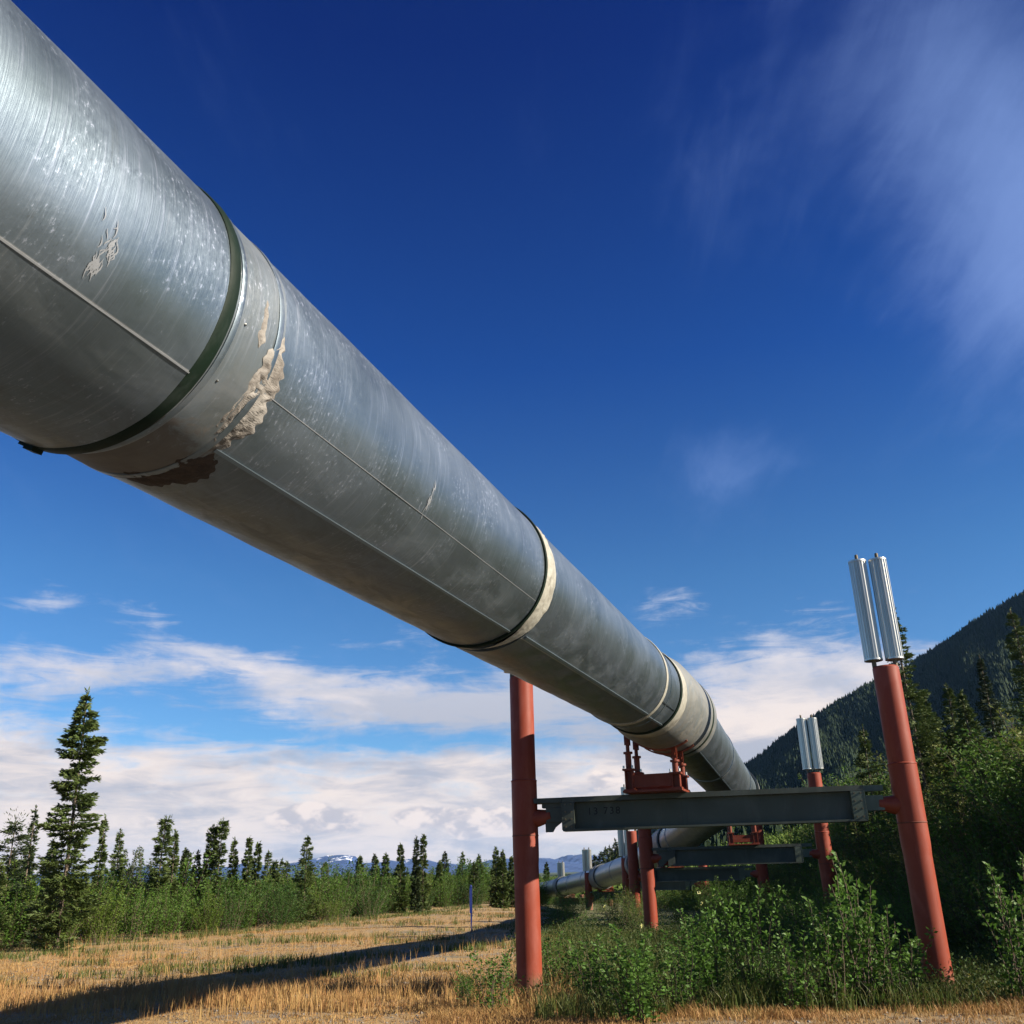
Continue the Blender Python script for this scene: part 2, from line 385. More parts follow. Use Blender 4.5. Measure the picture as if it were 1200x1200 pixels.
M_needle = leaf_mat('spruce_needle', (.054, .086, .020), (.076, .108, .026), (.10, .112, .034), .12, .6, 1.2)
M_needled = leaf_mat('dark_spruce_needle', (.028, .046, .016), (.040, .060, .020), (.055, .066, .024), .08, .6, 1.2)
M_aspen = leaf_mat('pale_aspen_leaf', (0.0632, 0.0885, 0.0379), (0.0822, 0.1074, 0.0506), (0.1074, 0.1264, 0.0632), .35, .5, 2)
M_forest = leaf_mat('hill_conifer', (.013, .026, .012), (.022, .037, .015), (.028, .044, .017), .05, .8, .02, .1)
M_brush = leaf_mat('hill_brush', (.085, .135, .026), (.052, .092, .018), (.13, .15, .04), .2, .8, .035, .1)
M_dry = leaf_mat('dry_grass_blade', (.38, .250, .092), (.30, .170, .062), (.33, .140, .058), .25, .6, .9)
M_green = leaf_mat('green_grass_blade', (0.0554, 0.0923, 0.0163), (0.096, 0.1108, 0.0259), (0.1773, 0.1404, 0.0517), .3, .5, 1.0)
M_weed = leaf_mat('weed_leaf', (.030, .062, .012), (.045, .080, .016), (.085, .085, .030), .3, .55, 2.0, .15)

# ground
M_ground, t = mat('ground_soil')
P = geop(t); s3 = t.node('ShaderNodeSeparateXYZ', ins={0: P}).outputs
n1 = t.noise(P, .35, 7, .6, .3); n2 = t.noise(P, 1.6, 8, .65); n3 = t.noise(P, 14, 6, .7); n4 = t.noise(P, 55, 4, .7)
gravel = t.mix(t.mapr(n4, .35, .65), (.12, .105, .085), (.27, .225, .17))
straw = t.mix(t.mapr(n3, .35, .65), (.40, .265, .105), (.25, .155, .060))
c = t.mix(t.mapr(t.m('ADD', t.m('MULTIPLY', n2, .6), t.m('MULTIPLY', n1, .4)), .49, .58, 0, .85), straw, gravel)
green = t.mix(n3, (.045, .075, .018), (.10, .11, .03))
wet = t.mapr(t.m('ADD', s3[0], t.m('MULTIPLY', t.m('SUBTRACT', n1, .5), 5)), .2, 2.4)
far_ = t.mapr(s3[1], 15.2, 17.5)
c = t.mix(t.m('MULTIPLY', t.m('MULTIPLY', wet, far_), .85), c, green)
c = t.mix(t.mapr(n1, .56, .70, 0, .5), c, green)
dist = t.m('MULTIPLY', t.mapr(s3[1], 75, 110), 1.0)
c = t.mix(dist, c, t.mix(t.mapr(t.noise(P, .03, 8, .7), .35, .65), (.024, .042, .014), (.042, .062, .020)))
pad = t.mapr(t.m('ADD', s3[1], t.m('MULTIPLY', t.m('SUBTRACT', n1, .5), 3)), 15.2, 12.8, 0, .9)   # grey gravel work pad
c = t.mix(pad, c, t.mix(t.mapr(n4, .35, .65), (.060, .060, .056), (.135, .132, .120)))
hh = t.m('ADD', t.m('MULTIPLY', n3, .7), t.m('MULTIPLY', n4, .5))
finish(t, principled(t, Base_Color=c, Roughness=.95, Normal=bump(t, hh, .8, .05)).outputs[0])

# ------------------------------------------------------------------ ground sheet
def axis(lo, hi, fine_lo, fine_hi, step, grow=1.07):
    a = list(np.arange(fine_lo, fine_hi, step)); s_ = step; v = a[-1]
    while v < hi: s_ = min(s_*grow, 400); v += s_; a.append(v)
    s_ = step; v = fine_lo; pre = []
    while v > lo: s_ = min(s_*grow, 400); v -= s_; pre.append(v)
    return np.array(pre[::-1]+a)
gx = axis(-9000, 9000, -18, 16, .4, 1.055); gy = axis(-400, 12000, 8, 46, .4, 1.05)
XX, YY = np.meshgrid(gx, gy); ZZ = gz(XX, YY)
nx, ny = len(gx), len(gy)
idx = np.arange(nx*ny).reshape(ny, nx)
F = np.stack([idx[:-1, :-1], idx[:-1, 1:], idx[1:, 1:], idx[1:, :-1]], -1).reshape(-1, 4)
tag(mobj('ground', np.stack([XX, YY, ZZ], -1).reshape(-1, 3), F, M_ground, smooth=True), kind='structure')

# far mountains: a real ridge field 8-10 km off
mx = np.linspace(-9000, 4200, 330); my = np.linspace(7600, 10400, 40)
XX, YY = np.meshgrid(mx, my)
def ridge(x):
    return 120+95*np.abs(np.sin(x/610+.8))**.8+60*np.abs(np.sin(x/263+2.1))+34*np.abs(np.sin(x/117+.3))+16*np.abs(np.sin(x/51))
prof = 1-np.abs((YY-9200)/1500)
ZZ = -30+ridge(XX+.4*(YY-9200))*np.clip(prof, 0, 1)**1.1+14*wob(XX, YY, 60)+9*wob(XX, YY, 27, 2)
ZZ = ZZ*np.where(XX > -1500, .55, np.where(XX < -2600, .52, .74))
idx = np.arange(XX.size).reshape(XX.shape)
F = np.stack([idx[:-1, :-1], idx[:-1, 1:], idx[1:, 1:], idx[1:, :-1]], -1).reshape(-1, 4)
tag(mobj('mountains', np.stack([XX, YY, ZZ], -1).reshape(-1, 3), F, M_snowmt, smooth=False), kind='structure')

# ------------------------------------------------------------------ pipeline
DIR = np.array([.31743856, .9480845, .01919738]); DIR /= np.linalg.norm(DIR)
P0 = np.array([-2.84291779, .90141346, 2.49177727])+EYE
def ax(t_): return P0+DIR*t_
pipe = empty('pipeline', (ax(17.5)[0], ax(17.5)[1], 4.3), 'long silver insulated pipeline running overhead from upper left and off to the far bush', 'pipeline')
def frame_of(d):
    d = d/np.linalg.norm(d); u_ = np.array([0, 0, 1.0]); u_ = u_-(u_@d)*d; u_ /= np.linalg.norm(u_); s_ = np.cross(d, u_)
    return d, u_, s_
def ringpt(c, d, a, r):
    d, u_, s_ = frame_of(d); return c+r*(u_*math.cos(a)+s_*math.sin(a))
def tube_uv(name, a, b, prof, m_, parent, n=96, off=0.0, amp=0.0, step=None):
    """surface of revolution between two axis points; prof = [(t along, radius)]"""
    a = np.asarray(a, float); d = np.asarray(b, float)-a; L = np.linalg.norm(d); d, u_, s_ = frame_of(d)
    V = []; UV = []
    for (tt, r) in prof:
        for k in range(n+1):
            an = -math.pi+2*math.pi*k/n
            rr = r+(amp*(math.sin(an*5+tt*1.3)*math.cos(tt*2.1+an)+.6*math.sin(an*11+tt*3.7)*math.sin(tt*5.3-an*3)+.5*math.sin(an*2-tt*9.1)) if amp else 0)
            V.append(a+d*tt+rr*(u_*math.cos(an)+s_*math.sin(an))); UV.append((off+tt, an*r))
    m1 = n+1
    F = np.array([[i*m1+k, i*m1+k+1, (i+1)*m1+k+1, (i+1)*m1+k] for i in range(len(prof)-1) for k in range(n)])
    o = mobj(name, V, F, m_, parent, True, uv=UV)
    return o
def subdiv(t0, t1, r, n): return [(t0+(t1-t0)*i/n, r) for i in range(n+1)]
def jacket(name, t0, t1, R, m_=None, parent=pipe, shift=(0, 0, 0), lip=.012, amp=.002):
    a = ax(0)+np.array(shift)
    pr = [(t0, R-.06), (t0, R)]+subdiv(t0+.001, t1-.001, R, max(2, int((t1-t0)*9)))+[(t1, R), (t1, R-.06)]
    return shade_auto(tube_uv(name, a, a+DIR, pr, m_ or M_jacket, parent, amp=amp), 40)
def strap(name, t0, t1, R, m_, h=.012, shift=(0, 0, 0)):
    a = ax(0)+np.array(shift)
    pr = [(t0, R-.02), (t0, R+h*.7), (t0+.008, R+h), (t1-.008, R+h), (t1, R+h*.7), (t1, R-.02)]
    return shade_auto(tube_uv(name, a, a+DIR, pr, m_, pipe), 40)
def hem(t0, t1, R, deg, wid=.020, h=.007, m_=None, a0=None, d0=None, parent=None, name='hem_seam'):
    """raised fold of sheet metal running along the jacket"""
    mb = MB(); a0 = ax(0) if a0 is None else a0; d0 = DIR if d0 is None else d0
    d, u_, s_ = frame_of(d0)
    an = rad(deg); nrm = u_*math.cos(an)+s_*math.sin(an); tan_ = np.cross(d, nrm)
    c = a0+d*(t0+t1)/2+nrm*(R+h*.35)
    mb.box(c, d*(t1-t0)/2, tan_*wid/2, nrm*h)
    return mb.obj(name, m_ or M_jacket, parent or pipe)
SA = (0.0, 0.0, -.022)
for (t0, t1) in ((-34, -27.6), (-27.4, -21.2), (-21, -14.9), (-14.7, -9.1), (-8.9, -3.1)):
    jacket('jacket_section', t0, t1, .718, shift=SA); strap('joint_band', t1+.0, t1+.2, .715, M_sleeve, .01, SA)
jacket('jacket_section', -2.9, 2.935, .722, M_jacketn, shift=SA)
hem(-2.9, 2.93, .722, 130.3, .007, .0035, M_scr, a0=ax(0)+np.array(SA))
strap('joint_band', 2.926, 3.004, .712, M_strap, .018, (0, 0, -.015))
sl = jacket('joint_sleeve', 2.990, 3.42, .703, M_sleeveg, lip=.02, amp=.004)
strap('joint_band', 3.04, 3.075, .703, M_sleeve, .009)
jacket('jacket_section', 3.41, 7.76, .700)
hem(3.42, 7.76, .700, 151, .020, .008)
hem(3.42, 7.76, .700, 121.0, .004, .002, M_scr)
strap('joint_band', 7.76, 7.80, .706, M_strap, .016)
# broad pale band of sealant at joint two, uneven rim
def ragged(name, t0, t1, a0, a1, R, m_, h=.02, jag=.05, seed=1, nt=10, na=90, parent=None):
    r_ = np.random.default_rng(seed); d, u_, s_ = frame_of(DIR)
    def nz(a, s): return sum(math.sin(a*f+s*7+p)*w_ for f, w_, p in ((7, .4, 1), (17, .3, 2), (37, .2, 3), (71, .2, 5)))
    V = []
    for i in range(na+1):
        an = a0+(a1-a0)*i/na; e = min(1, 6*min(i, na-i)/na)
        lo = t0+jag*nz(rad(an), seed)*.7; hi_ = t1+jag*nz(rad(an), seed+3)
        mid = (lo+hi_)/2; lo = mid+(lo-mid)*e; hi_ = mid+(hi_-mid)*e
        for j in range(nt+1):
            q = j/nt; tt = lo+(hi_-lo)*q
            hh = h*min(1, 5*min(q, 1-q))*e*(.62+.42*math.sin(q*12+an*.10+1.4*math.sin(an*.23+seed))+.22*math.sin(an*.8+3*math.sin(an*.31))*math.sin(q*7)+.30*r_.random())-.004
            V.append(P0+d*tt+(R+hh)*(u_*math.cos(rad(an))+s_*math.sin(rad(an))))
    m1 = nt+1
    F = np.array([[i*m1+j, (i+1)*m1+j, (i+1)*m1+j+1, i*m1+j+1] for i in range(na) for j in range(nt)])
    return mobj(name, V, F, m_, parent or pipe, True)
tag(ragged('sealant_strip', 3.33, 3.49, 95, 160, .7035, M_goo, .010, .05, 2, 22, 420), 'crusty peeling tan sealant on the nearest joint')
ragged('sealant_strip', 3.235, 3.268, 86, 108, .704, M_goo, .007, .02, 6, 6, 60)
strap('joint_band', 3.355, 3.395, .703, M_sleeve, .006)
ragged('sealant_strip', 3.33, 3.56, 151, 196, .7035, M_grime, .009, .045, 14, 12, 220)
ragged('sealant_strip', 3.30, 3.36, 112, 150, .7035, M_goo, .008, .025, 17, 8, 200)
tag(ragged('sealant_strip', 7.80, 8.13, -180, 180, .703, M_pale, .014, .012, 9, 8, 260), 'broad pale band of sealant around the second joint')
# rivets round the near sleeve
for an in (104, 128, 163):
    mb = MB(); d, u_, s_ = frame_of(DIR); c = P0+DIR*3.12; nr = u_*math.cos(rad(an))+s_*math.sin(rad(an))
    mb.tube([c+nr*.70, c+nr*.709, c+nr*.711], [.006, .006, .003], 8); mb.obj('rivet', M_steel, pipe)
# latch of the strap at the bottom left
mb = MB(); d, u_, s_ = frame_of(DIR)
for an, hh in ((203, .03), (206, .02)):
    nr = u_*math.cos(rad(an))+s_*math.sin(rad(an)); tn = np.cross(d, nr)
    mb.box(P0+d*2.96+nr*(.735), d*.03, tn*.03, nr*hh)
mb.obj('strap_latch', M_strap, pipe)
jacket('jacket_section', 8.08, 13.98, .700)
hem(8.12, 13.98, .700, 148, .030, .012)
strap('joint_band', 13.97, 14.10, .705, M_pale, .016)
jacket('joint_sleeve', 14.09, 15.25, .706)
hem(14.1, 15.2, .706, 150, .03, .012)
hem(14.1, 15.2, .706, 124, .02, .008)
strap('joint_band', 14.42, 14.46, .707, M_sleeve, .01)
strap('joint_band', 15.24, 15.34, .712, M_strap, .02)
strap('joint_band', 15.34, 15.78, .720, M_pale, .02)
cl = tube_uv('clamp_collar', ax(0), ax(1), [(15.76, .66), (15.76, .735), (16.0, .765), (16.35, .800)]+subdiv(16.4, 18.6, .803, 8)+[(18.6, .66)], M_collar, pipe); shade_auto(cl, 40)
strap('joint_band', 18.56, 18.72, .785, M_strap, .024)
a = ax(0); cl = tube_uv('clamp_collar', a, a+DIR, [(18.70, .66), (18.70, .800), (19.15, .800), (19.30, .77), (19.36, .66)], M_collar, pipe); shade_auto(cl, 40)
# scratched clean patches near the camera, thin scraped metal left proud
def scrape(t0, an0, L, Wd, seed, rot=0.0):
    r_ = np.random.default_rng(seed); d, u_, s_ = frame_of(DIR); V = []; F = []
    for k in range(26):
        tt = t0+r_.normal(0, L*.35); an = an0+rot*(tt-t0)+r_.normal(0, Wd*.4); l = .02+.05*r_.random(); b = len(V); bend = r_.normal(0, 2.0)
        for q in range(5):
            aa = rad(an+(q-2)*l*22); t_ = tt+rot*.0+math.sin(q*.9+bend)*.008
            for wv in (-1, 1):
                R_ = .7262 if t0 < 2.9 else .7040
                V.append(P0+np.array(SA if t0 < 2.9 else (0, 0, 0))+d*(t_+wv*.0035*(1-abs(q-2)/2.6))+R_*(u_*math.cos(aa)+s_*math.sin(aa)))
        F += [[b+2*q, b+2*q+1, b+2*q+3, b+2*q+2] for q in range(4)]
    return tag(mobj('scrape_mark', V, F, M_scr, pipe), kind='stuff')
scrape(2.29, 113, .085, 9, 1); scrape(2.27, 121, .04, 3, 5)
o = scrape(5.29, 112, .025, 8, 3)
# pipe beyond the near frame, following the bents
PTS = [ax(19.25), np.array([7.45, 33.0, 4.36]), np.array([6.50, 43.2, 2.98]), np.array([6.25, 53.0, 2.25]), np.array([5.35, 66, 1.62]),
       np.array([3.35, 82, .86]), np.array([1.75, 100, .30]), np.array([-1.5, 128, -.2])]
def fillet(P, r=2.2, n=8):
    out = [P[0]]
    for i in range(1, len(P)-1):
        a, b, c = P[i-1], P[i], P[i+1]; d1 = (a-b)/np.linalg.norm(a-b); d2 = (c-b)/np.linalg.norm(c-b)
        for k in range(n+1):
            t_ = k/n; out.append((1-t_)**2*(b+d1*r)+2*t_*(1-t_)*b+t_**2*(b+d2*r))
    return out+[P[-1]]
path = fillet([ax(18.9)]+PTS[0:], 1.0) if False else fillet([ax(18.6), ax(19.35)+np.array([0, 0, -.01])]+PTS[1:], .55, 6)
path = np.array(path); plen = np.r_[0, np.cumsum(np.linalg.norm(np.diff(path, axis=0), axis=1))]
def pat(s_): return np.array([np.interp(s_, plen, path[:, k]) for k in range(3)])
def pdir(s_): d = pat(min(s_+.5, plen[-1]))-pat(max(s_-.5, 0)); return d/np.linalg.norm(d)
def sweep(name, s0, s1, R, m_, n=64, step=.35, lip=.03):
    ss = [s0]+list(np.linspace(s0+.001, s1-.001, max(3, int((s1-s0)/step)+1)))+[s1]; V = []; UV = []
    rr = [R-lip]+[R]*(len(ss)-2)+[R-lip]
    for q, r in zip(ss, rr):
        c = pat(q); d, u_, s2 = frame_of(pdir(q))
        for k in range(n+1):
            an = -math.pi+2*math.pi*k/n; V.append(c+r*(u_*math.cos(an)+s2*math.sin(an))); UV.append((20+q, an*r))
    m1 = n+1; F = np.array([[i*m1+k, i*m1+k+1, (i+1)*m1+k+1, (i+1)*m1+k] for i in range(len(ss)-1) for k in range(n)])
    return shade_auto(mobj(name, V, F, m_, pipe, True, uv=UV), 40)
cuts = list(np.arange(5.6, plen[-1], 5.9))
prev = .3
for q in cuts+[plen[-1]]:
    sweep('jacket_section', prev, q, .690, M_jacket, 64 if q < 30 else 32, .35 if q < 40 else .8); prev = q
    if q < plen[-1]: sweep('joint_band', q-.11, q+.13, .706, M_sleeve, 64 if q < 30 else 32, .1)
for pp in PTS[1:-1]:
    q = plen[np.argmin(np.linalg.norm(path-pp, axis=1))]
    sweep('clamp_collar', q-1.0, q+1.0, .775, M_collar, 48, .2, .08); sweep('joint_band', q-1.12, q-1.02, .72, M_strap, 48, .1)
hem(.3, 4.8, .690, 152, .03, .012, a0=pat(.5), d0=pdir(3)); hem(5.3, 10.6, .690, 152, .03, .012, a0=pat(.5), d0=pdir(3))

# ------------------------------------------------------------------ support frames
def radiator(base, ht, parent, fins=18, r=.160, seg=1):
    """finned heat pipe: dark stub, finned aluminium cylinder, rim, cap tube"""
    mb = MB(); base = np.asarray(base, float); zt = base[2]+ht
    z0 = base[2]+.13; z1 = zt-.14
    V = []; F = []
    n = fins*4
    for z_ in (z0, z1):
        for k in range(n):
            a_ = 2*math.pi*k/n; rr = r if (k % 4) in (0, 1) else r*.88
            V.append(base*[1, 1, 0]+np.array([rr*math.cos(a_), rr*math.sin(a_), z_]))
    for k in range(n): F.append([k, (k+1) % n, n+(k+1) % n, n+k])
    F.append(list(range(n))[::-1]); F.append([n+k for k in range(n)])
    mb.add(V, F, 0)
    c = base*[1, 1, 0]
    for z_, h_ in ((z0-.012, .03), (z1-.02, .035)):
        mb.tube([c+[0, 0, z_], c+[0, 0, z_+h_]], [r*1.03]*2, 24, True, 0)
    mb.tube([c+[0, 0, base[2]-.2], c+[0, 0, z0]], [.042]*2, 12, True, 1)
    mb.tube([c+[0, 0, z1], c+[0, 0, zt-.02], c+[0, 0, zt]], [.032, .032, .026], 12, True, 1)
    return mb.obj('heat_radiator', [M_fin, M_darksteel], parent)
M_fin, t = mat('aluminium_fins')
P = geop(t); n = t.noise(t.scale(P, (30, 30, 1)), 1, 4, .6)
finish(t, principled(t, Base_Color=t.mix(n, (.36, .36, .32), (.64, .62, .56)), Metallic=.75, Roughness=.32).outputs[0])

def support(L, R, zt, zb, ztop, label, group, zgl, zgr, near=False, rads=(1, 1), bh=.60, pr=.2285, rh=2.17):
    """L, R pile positions (x,y); zt/zb = top/bottom of the crossbeam"""
    L = np.array([*L, 0.0]); R = np.array([*R, 0.0]); e = (R-L); W_ = np.linalg.norm(e); e = e/W_; f = np.array([e[1], -e[0], 0])   # f: towards the viewer side
    root = empty('support_frame', ((L[0]+R[0])/2, (L[1]+R[1])/2, (zgl+zgr)/2), label, 'pipe support', group)
    zz = np.array([0, 0, 1.0])
    ns = 40 if near else 20
    zts = ztop if isinstance(ztop, tuple) else (ztop, ztop)
    for c, zg, s_, hasr, ztop in ((L, zgl, 1, rads[0], zts[0]), (R, zgr, -1, rads[1], zts[1])):
        mb = MB()
        prof = [(zg-.6, pr), (zt-1.18, pr), (zt-1.18+.01, pr*1.0), (zt-.98, pr+.012), (zt+.34, pr+.012), (zt+.36, pr), (ztop-.03, pr), (ztop, pr-.025)]
        mb.tube([c+zz*p[0] for p in prof], [p[1] for p in prof], ns)
        po = shade_auto(mb.obj('pile', M_red, root), 30)
        for zr in (zt-.645, zt+.335):
            mb = MB(); mb.tube([c+zz*(zr-.014), c+zz*(zr-.006), c+zz*(zr+.006), c+zz*(zr+.014)], [pr+.010, pr+.019, pr+.019, pr+.010], ns)
            shade_auto(mb.obj('weld_ring', M_weld if zr < zt else M_red, po), 60)
        if hasr:
            for q in (-1, 1): radiator(c+e*q*.183+zz*ztop, rh, po)
        # saddle nozzle welded on the pile, tapering onto the beam's end stub
        mb = MB(); y0 = (zt-.34)
        mb.tube([c+e*s_*.12+zz*y0, c+e*s_*.26+zz*y0, c+e*s_*.40+zz*(y0+.02), c+e*s_*.50+zz*(y0+.03)], [.19, .155, .125, .115], 24)
        shade_auto(mb.obj('saddle_nozzle', M_red, root), 50)
    # crossbeam
    b0 = L+e*(.69+pr*.2); b1 = R-e*(.69+pr*.2); hl = np.linalg.norm(b1-b0)/2; mid = (b0+b1)/2; hb = (zt-zb)/2
    mb = MB(); z_ = lambda v: zz*v
    mb.box(mid+z_(zt-.045), e*hl, f*.17, zz*.045)
    mb.box(mid+z_(zb+.018), e*hl, f*.17, zz*.018)
    mb.box(mid+z_((zt+zb)/2-.027), e*hl, f*.014, zz*(hb-.063-.002))
    cb = mb.obj('crossbeam', M_beam, root)
    for bb, s_ in ((b0, 1), (b1, -1)):
        for side in (-1, 1):
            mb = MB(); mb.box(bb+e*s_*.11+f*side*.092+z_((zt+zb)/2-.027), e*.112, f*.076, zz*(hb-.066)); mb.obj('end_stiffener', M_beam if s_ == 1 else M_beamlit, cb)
    for bb, s_ in ((b0, -1), (b1, 1)):
        mb = MB(); mb.box(bb+e*s_*.006+z_((zt+zb)/2-.03), e*.008, f*.172, zz*(hb-.05))
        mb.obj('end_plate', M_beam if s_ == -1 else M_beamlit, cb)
        if near:
            for bx in (-.055, .055):
                for bz in (.20, .07, -.06, -.19):
                    mb = MB(); pc = bb+e*(-s_)*(.11+bx)+f*.165+z_((zt+zb)/2-.03+bz); mb.tube([pc, pc+f*.022], [.016, .016], 6); mb.obj('bolt', M_darksteel, cb)
        mb = MB(); mb.box(bb+e*s_*.165+z_(zt-.30), e*.152, f*.10, zz*.125)
        if s_ == -1: 
            mb.box(bb+e*s_*.27+z_(zt-.045), e*.262, f*.165, zz*.044); mb.box(bb+e*s_*.20+z_(zt-.13), e*.19, f*.10, zz*.042)
            # gusset below the left stub
            q0 = bb+e*s_*.02; V = []
            for sf in (-.012, .012):
                for (uu, vv) in ((.02, -.425), (.14, -.425), (.34, -.425), (.34, -.60), (.20, -.60), (.15, -.52)):
                    V.append(bb+e*s_*uu+f*(sf+.05)+z_(zt+vv))
            mb.add(V, [[0, 1, 2, 3, 4, 5], [11, 10, 9, 8, 7, 6]]+[[i, i+6, (i+1) % 6+6, (i+1) % 6] for i in range(6)])
        else:
            mb.box(bb+e*s_*.19-f*.09+z_(zt-.045), e*.17, f*.055, zz*.05)
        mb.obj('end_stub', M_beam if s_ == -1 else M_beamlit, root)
    return root, cb, e, f
LP = (.093, 18.23); RP = (6.75, 16.87)
fr, cbeam, BE, BF = support(LP, RP, 3.285, 2.69, (5.60, 5.35), 'nearest rust red pile pair joined by the dark grey crossbeam, silver radiators on top', 'H-shaped pipeline support frames', 0, 0, True)
# stencilled number on the web
fc = D.curves.new('stencil', 'FONT'); fc.body = '13 738'; fc.size = .18; fc.extrude = .001; fc.space_character = 1.25
fo = D.objects.new('stencil_tmp', fc); me = D.meshes.new_from_object(fo); me.name = 'stencil_number'
so = D.objects.new('stencil_number', me); COL.objects.link(so); me.materials.append(M_stencil)
D.objects.remove(fo)
so.parent = cbeam
c0 = np.array([*LP, 0])+BE*1.18+BF*.018+np.array([0, 0, 2.97])-rootloc(fr)
so.matrix_local = Matrix(((BE[0], 0, BF[0], c0[0]), (BE[1], 0, BF[1], c0[1]), (0, 1, 0, c0[2]), (0, 0, 0, 1)))

def shoe(center, zt, Rp, axp, label, group, ddir, near=False, half=(.42, .38)):
    """red pipe shoe: slide plate, four posts with flanges, cross boxes, cradle bands"""
    d = np.array([ddir[0], ddir[1], 0]); d /= np.linalg.norm(d); s_ = np.array([d[1], -d[0], 0]); zz = np.array([0, 0, 1.0])
    c = np.array([center[0], center[1], zt+.004]); root = empty('pipe_shoe', c, label, 'pipe shoe', group)
    mb = MB(); mb.box(c+zz*.018, s_*(half[0]+.11), d*(half[1]+.14), zz*.018); mb.obj('slide_plate', M_red2, root)
    pz = axp[2]
    n = 20 if near else 10
    for i in (-1, 1):
        for j in (-1, 1):
            p = c+s_*half[0]*i+d*half[1]*j; lat = abs((p-axp)@s_); ht = pz-math.sqrt(max(.05, Rp*Rp-min(lat, Rp*.95)**2))-c[2]-.01
            ht = max(.5, ht)
            mb = MB()
            z1 = ht*.36; z2 = ht*.66
            mb.box(p+zz*.05, s_*.10, d*.10, zz*.012)
            # lower part: H section
            mb.box(p+zz*(.05+z1)/2+zz*.02+s_*.062, s_*.012, d*.07, zz*(z1-.03)/2); mb.box(p+zz*(.05+z1)/2+zz*.02-s_*.062, s_*.012, d*.07, zz*(z1-.03)/2)
            mb.box(p+zz*(.05+z1)/2+zz*.02, s_*.050, d*.012, zz*(z1-.03)/2)
            mb.box(p+zz*(z1+.03), s_*.105, d*.105, zz*.016)
            mb.tube([p+zz*(z1+.04), p+zz*z2], [.055, .055], n)
            mb.tube([p+zz*z2, p+zz*(z2+.035)], [.085, .085], n)
            mb.tube([p+zz*(z2+.03), p+zz*ht], [.035, .035], n)
            shade_auto(mb.obj('post', M_red2, root), 40)
            mb = MB()
            for q in (-1, 1): mb.box(p+zz*(ht-.10)+d*q*.055, s_*.045, d*.012, zz*.10)
            mb.tube([p+zz*(ht-.12)-d*.10, p+zz*(ht-.12)+d*.10], [.028, .028], 10)
            shade_auto(mb.obj('clevis', M_red2, root), 40)
            if near:
                mb = MB(); mb.tube([p+zz*(z1+.055)+s_*.08-d*.08, p+zz*(z1+.10)+s_*.08-d*.08], [.02, .02], 6); mb.tube([p+zz*(z1+.055)-s_*.08-d*.08, p+zz*(z1+.10)-s_*.08-d*.08], [.02, .02], 6)
                mb.obj('bolt', M_steel, root)
    for j in (-1, 1):
        mb = MB(); mb.box(c+d*half[1]*j+zz*.20, s_*(half[0]-.075), d*.05, zz*.11); mb.obj('cross_box', M_red2, root)
    # cradle band round the belly
    for j in (-1, 1):
        V = []; F = []; n_ = 28; cc = axp+d*(half[1]*j+(c-axp)@d)
        cc = cc+np.array([0, 0, 0]); 
        for k in range(n_+1):
            a_ = rad(146)+rad(68)*k/n_
            for rr, dd in ((Rp+.004, -.05), (Rp+.03, -.05), (Rp+.03, .05), (Rp+.004, .05)):
                V.append(cc+rr*(zz*math.cos(a_)+s_*math.sin(a_))+d*dd)
        for k in range(n_):
            for q in range(4): F.append([k*4+q, k*4+(q+1) % 4, k*4+4+(q+1) % 4, k*4+4+q])
        F += [[0, 1, 2, 3], [n_*4+3, n_*4+2, n_*4+1, n_*4]]
        shade_auto(mobj('cradle', V, F, M_darkred, root), 40)
    return root
M_darkred = paint_mat('grimy_red_paint', (.20, .06, .035), .55, (.06, .04, .03))
shoe((2.52, 17.60), 3.285, .803, ax(17.45), 'red four-posted pipe shoe standing on the crossbeam of the nearest support frame', 'red pipe shoes', DIR, True)

G = 'H-shaped pipeline support frames'; GS = 'red pipe shoes'
spec = [  # L(px,Y) R(px,Y) zt zb ztop label shoe label radiators length
    ((758, 33.6), (968, 32.6), 2.68, 2.08, 4.92, 'second support frame, its right pile carrying two silver radiators against the hillside', 'pipe shoe with dull red posts on the dark crossbeam of the second support frame', (0, 1), 1.95),
    ((742, 43.3), (892, 42.0), 2.05, 1.48, (3.6, 4.0), 'third support frame, part hidden in shade behind the second frame', 'pipe shoe on the third support frame under the silver pipe', (1, 0), 2.0),
    ((733, 53.0), (823, 51.0), 1.55, .98, 2.6, 'fourth support frame, two thin radiators on the left pile beside the near red piles', 'pipe shoe on the fourth support frame in the shade', (1, 0), 1.75),
    ((688, 67.0), (757, 64.5), .72, .22, 1.9, 'fifth support frame standing alone on open ground right of the mid distance pipe', 'small orange lit pipe shoe of the fifth support frame', (1, 0), 1.6),
    ((657, 83.0), (712, 80.0), .0, -.45, 1.25, 'sixth support frame, small, left of the fifth with thin radiators against the blue mountains', 'tiny orange pipe shoe of the sixth support frame', (1, 0), 1.6),
    ((641, 101.0), (680, 97.0), -.55, -.95, -.1, 'farthest and smallest support frame where the pipe meets the bush', 'tiny pipe shoe of the farthest support frame', (0, 0), 1.6),
]
for i, ((xl, yl), (xr, yr), zt, zb, ztop, lab, slab, rd_, rh_) in enumerate(spec):
    pl_ = bpoint(xl, 1010, yl); pr_ = bpoint(xr, 1010, yr)
    zl = float(gz(pl_[0], pl_[1])); zr = float(gz(pr_[0], pr_[1]))
    r_, cb, e, f = support(pl_[:2], pr_[:2], zt, zb, ztop, lab, G, zl, zr, False, rd_, rh=rh_)
    j = i+1; pp = PTS[j]; dd = (PTS[j+1]-PTS[j-1]); 
    # beam point below the pipe
    L3 = np.array([pl_[0], pl_[1], 0]); tt = (np.array([pp[0], pp[1], 0])-L3)@e; q = L3+e*tt
    shoe((q[0], q[1]), zt, .79, pp, slab, GS, dd, False, (.40, .3))

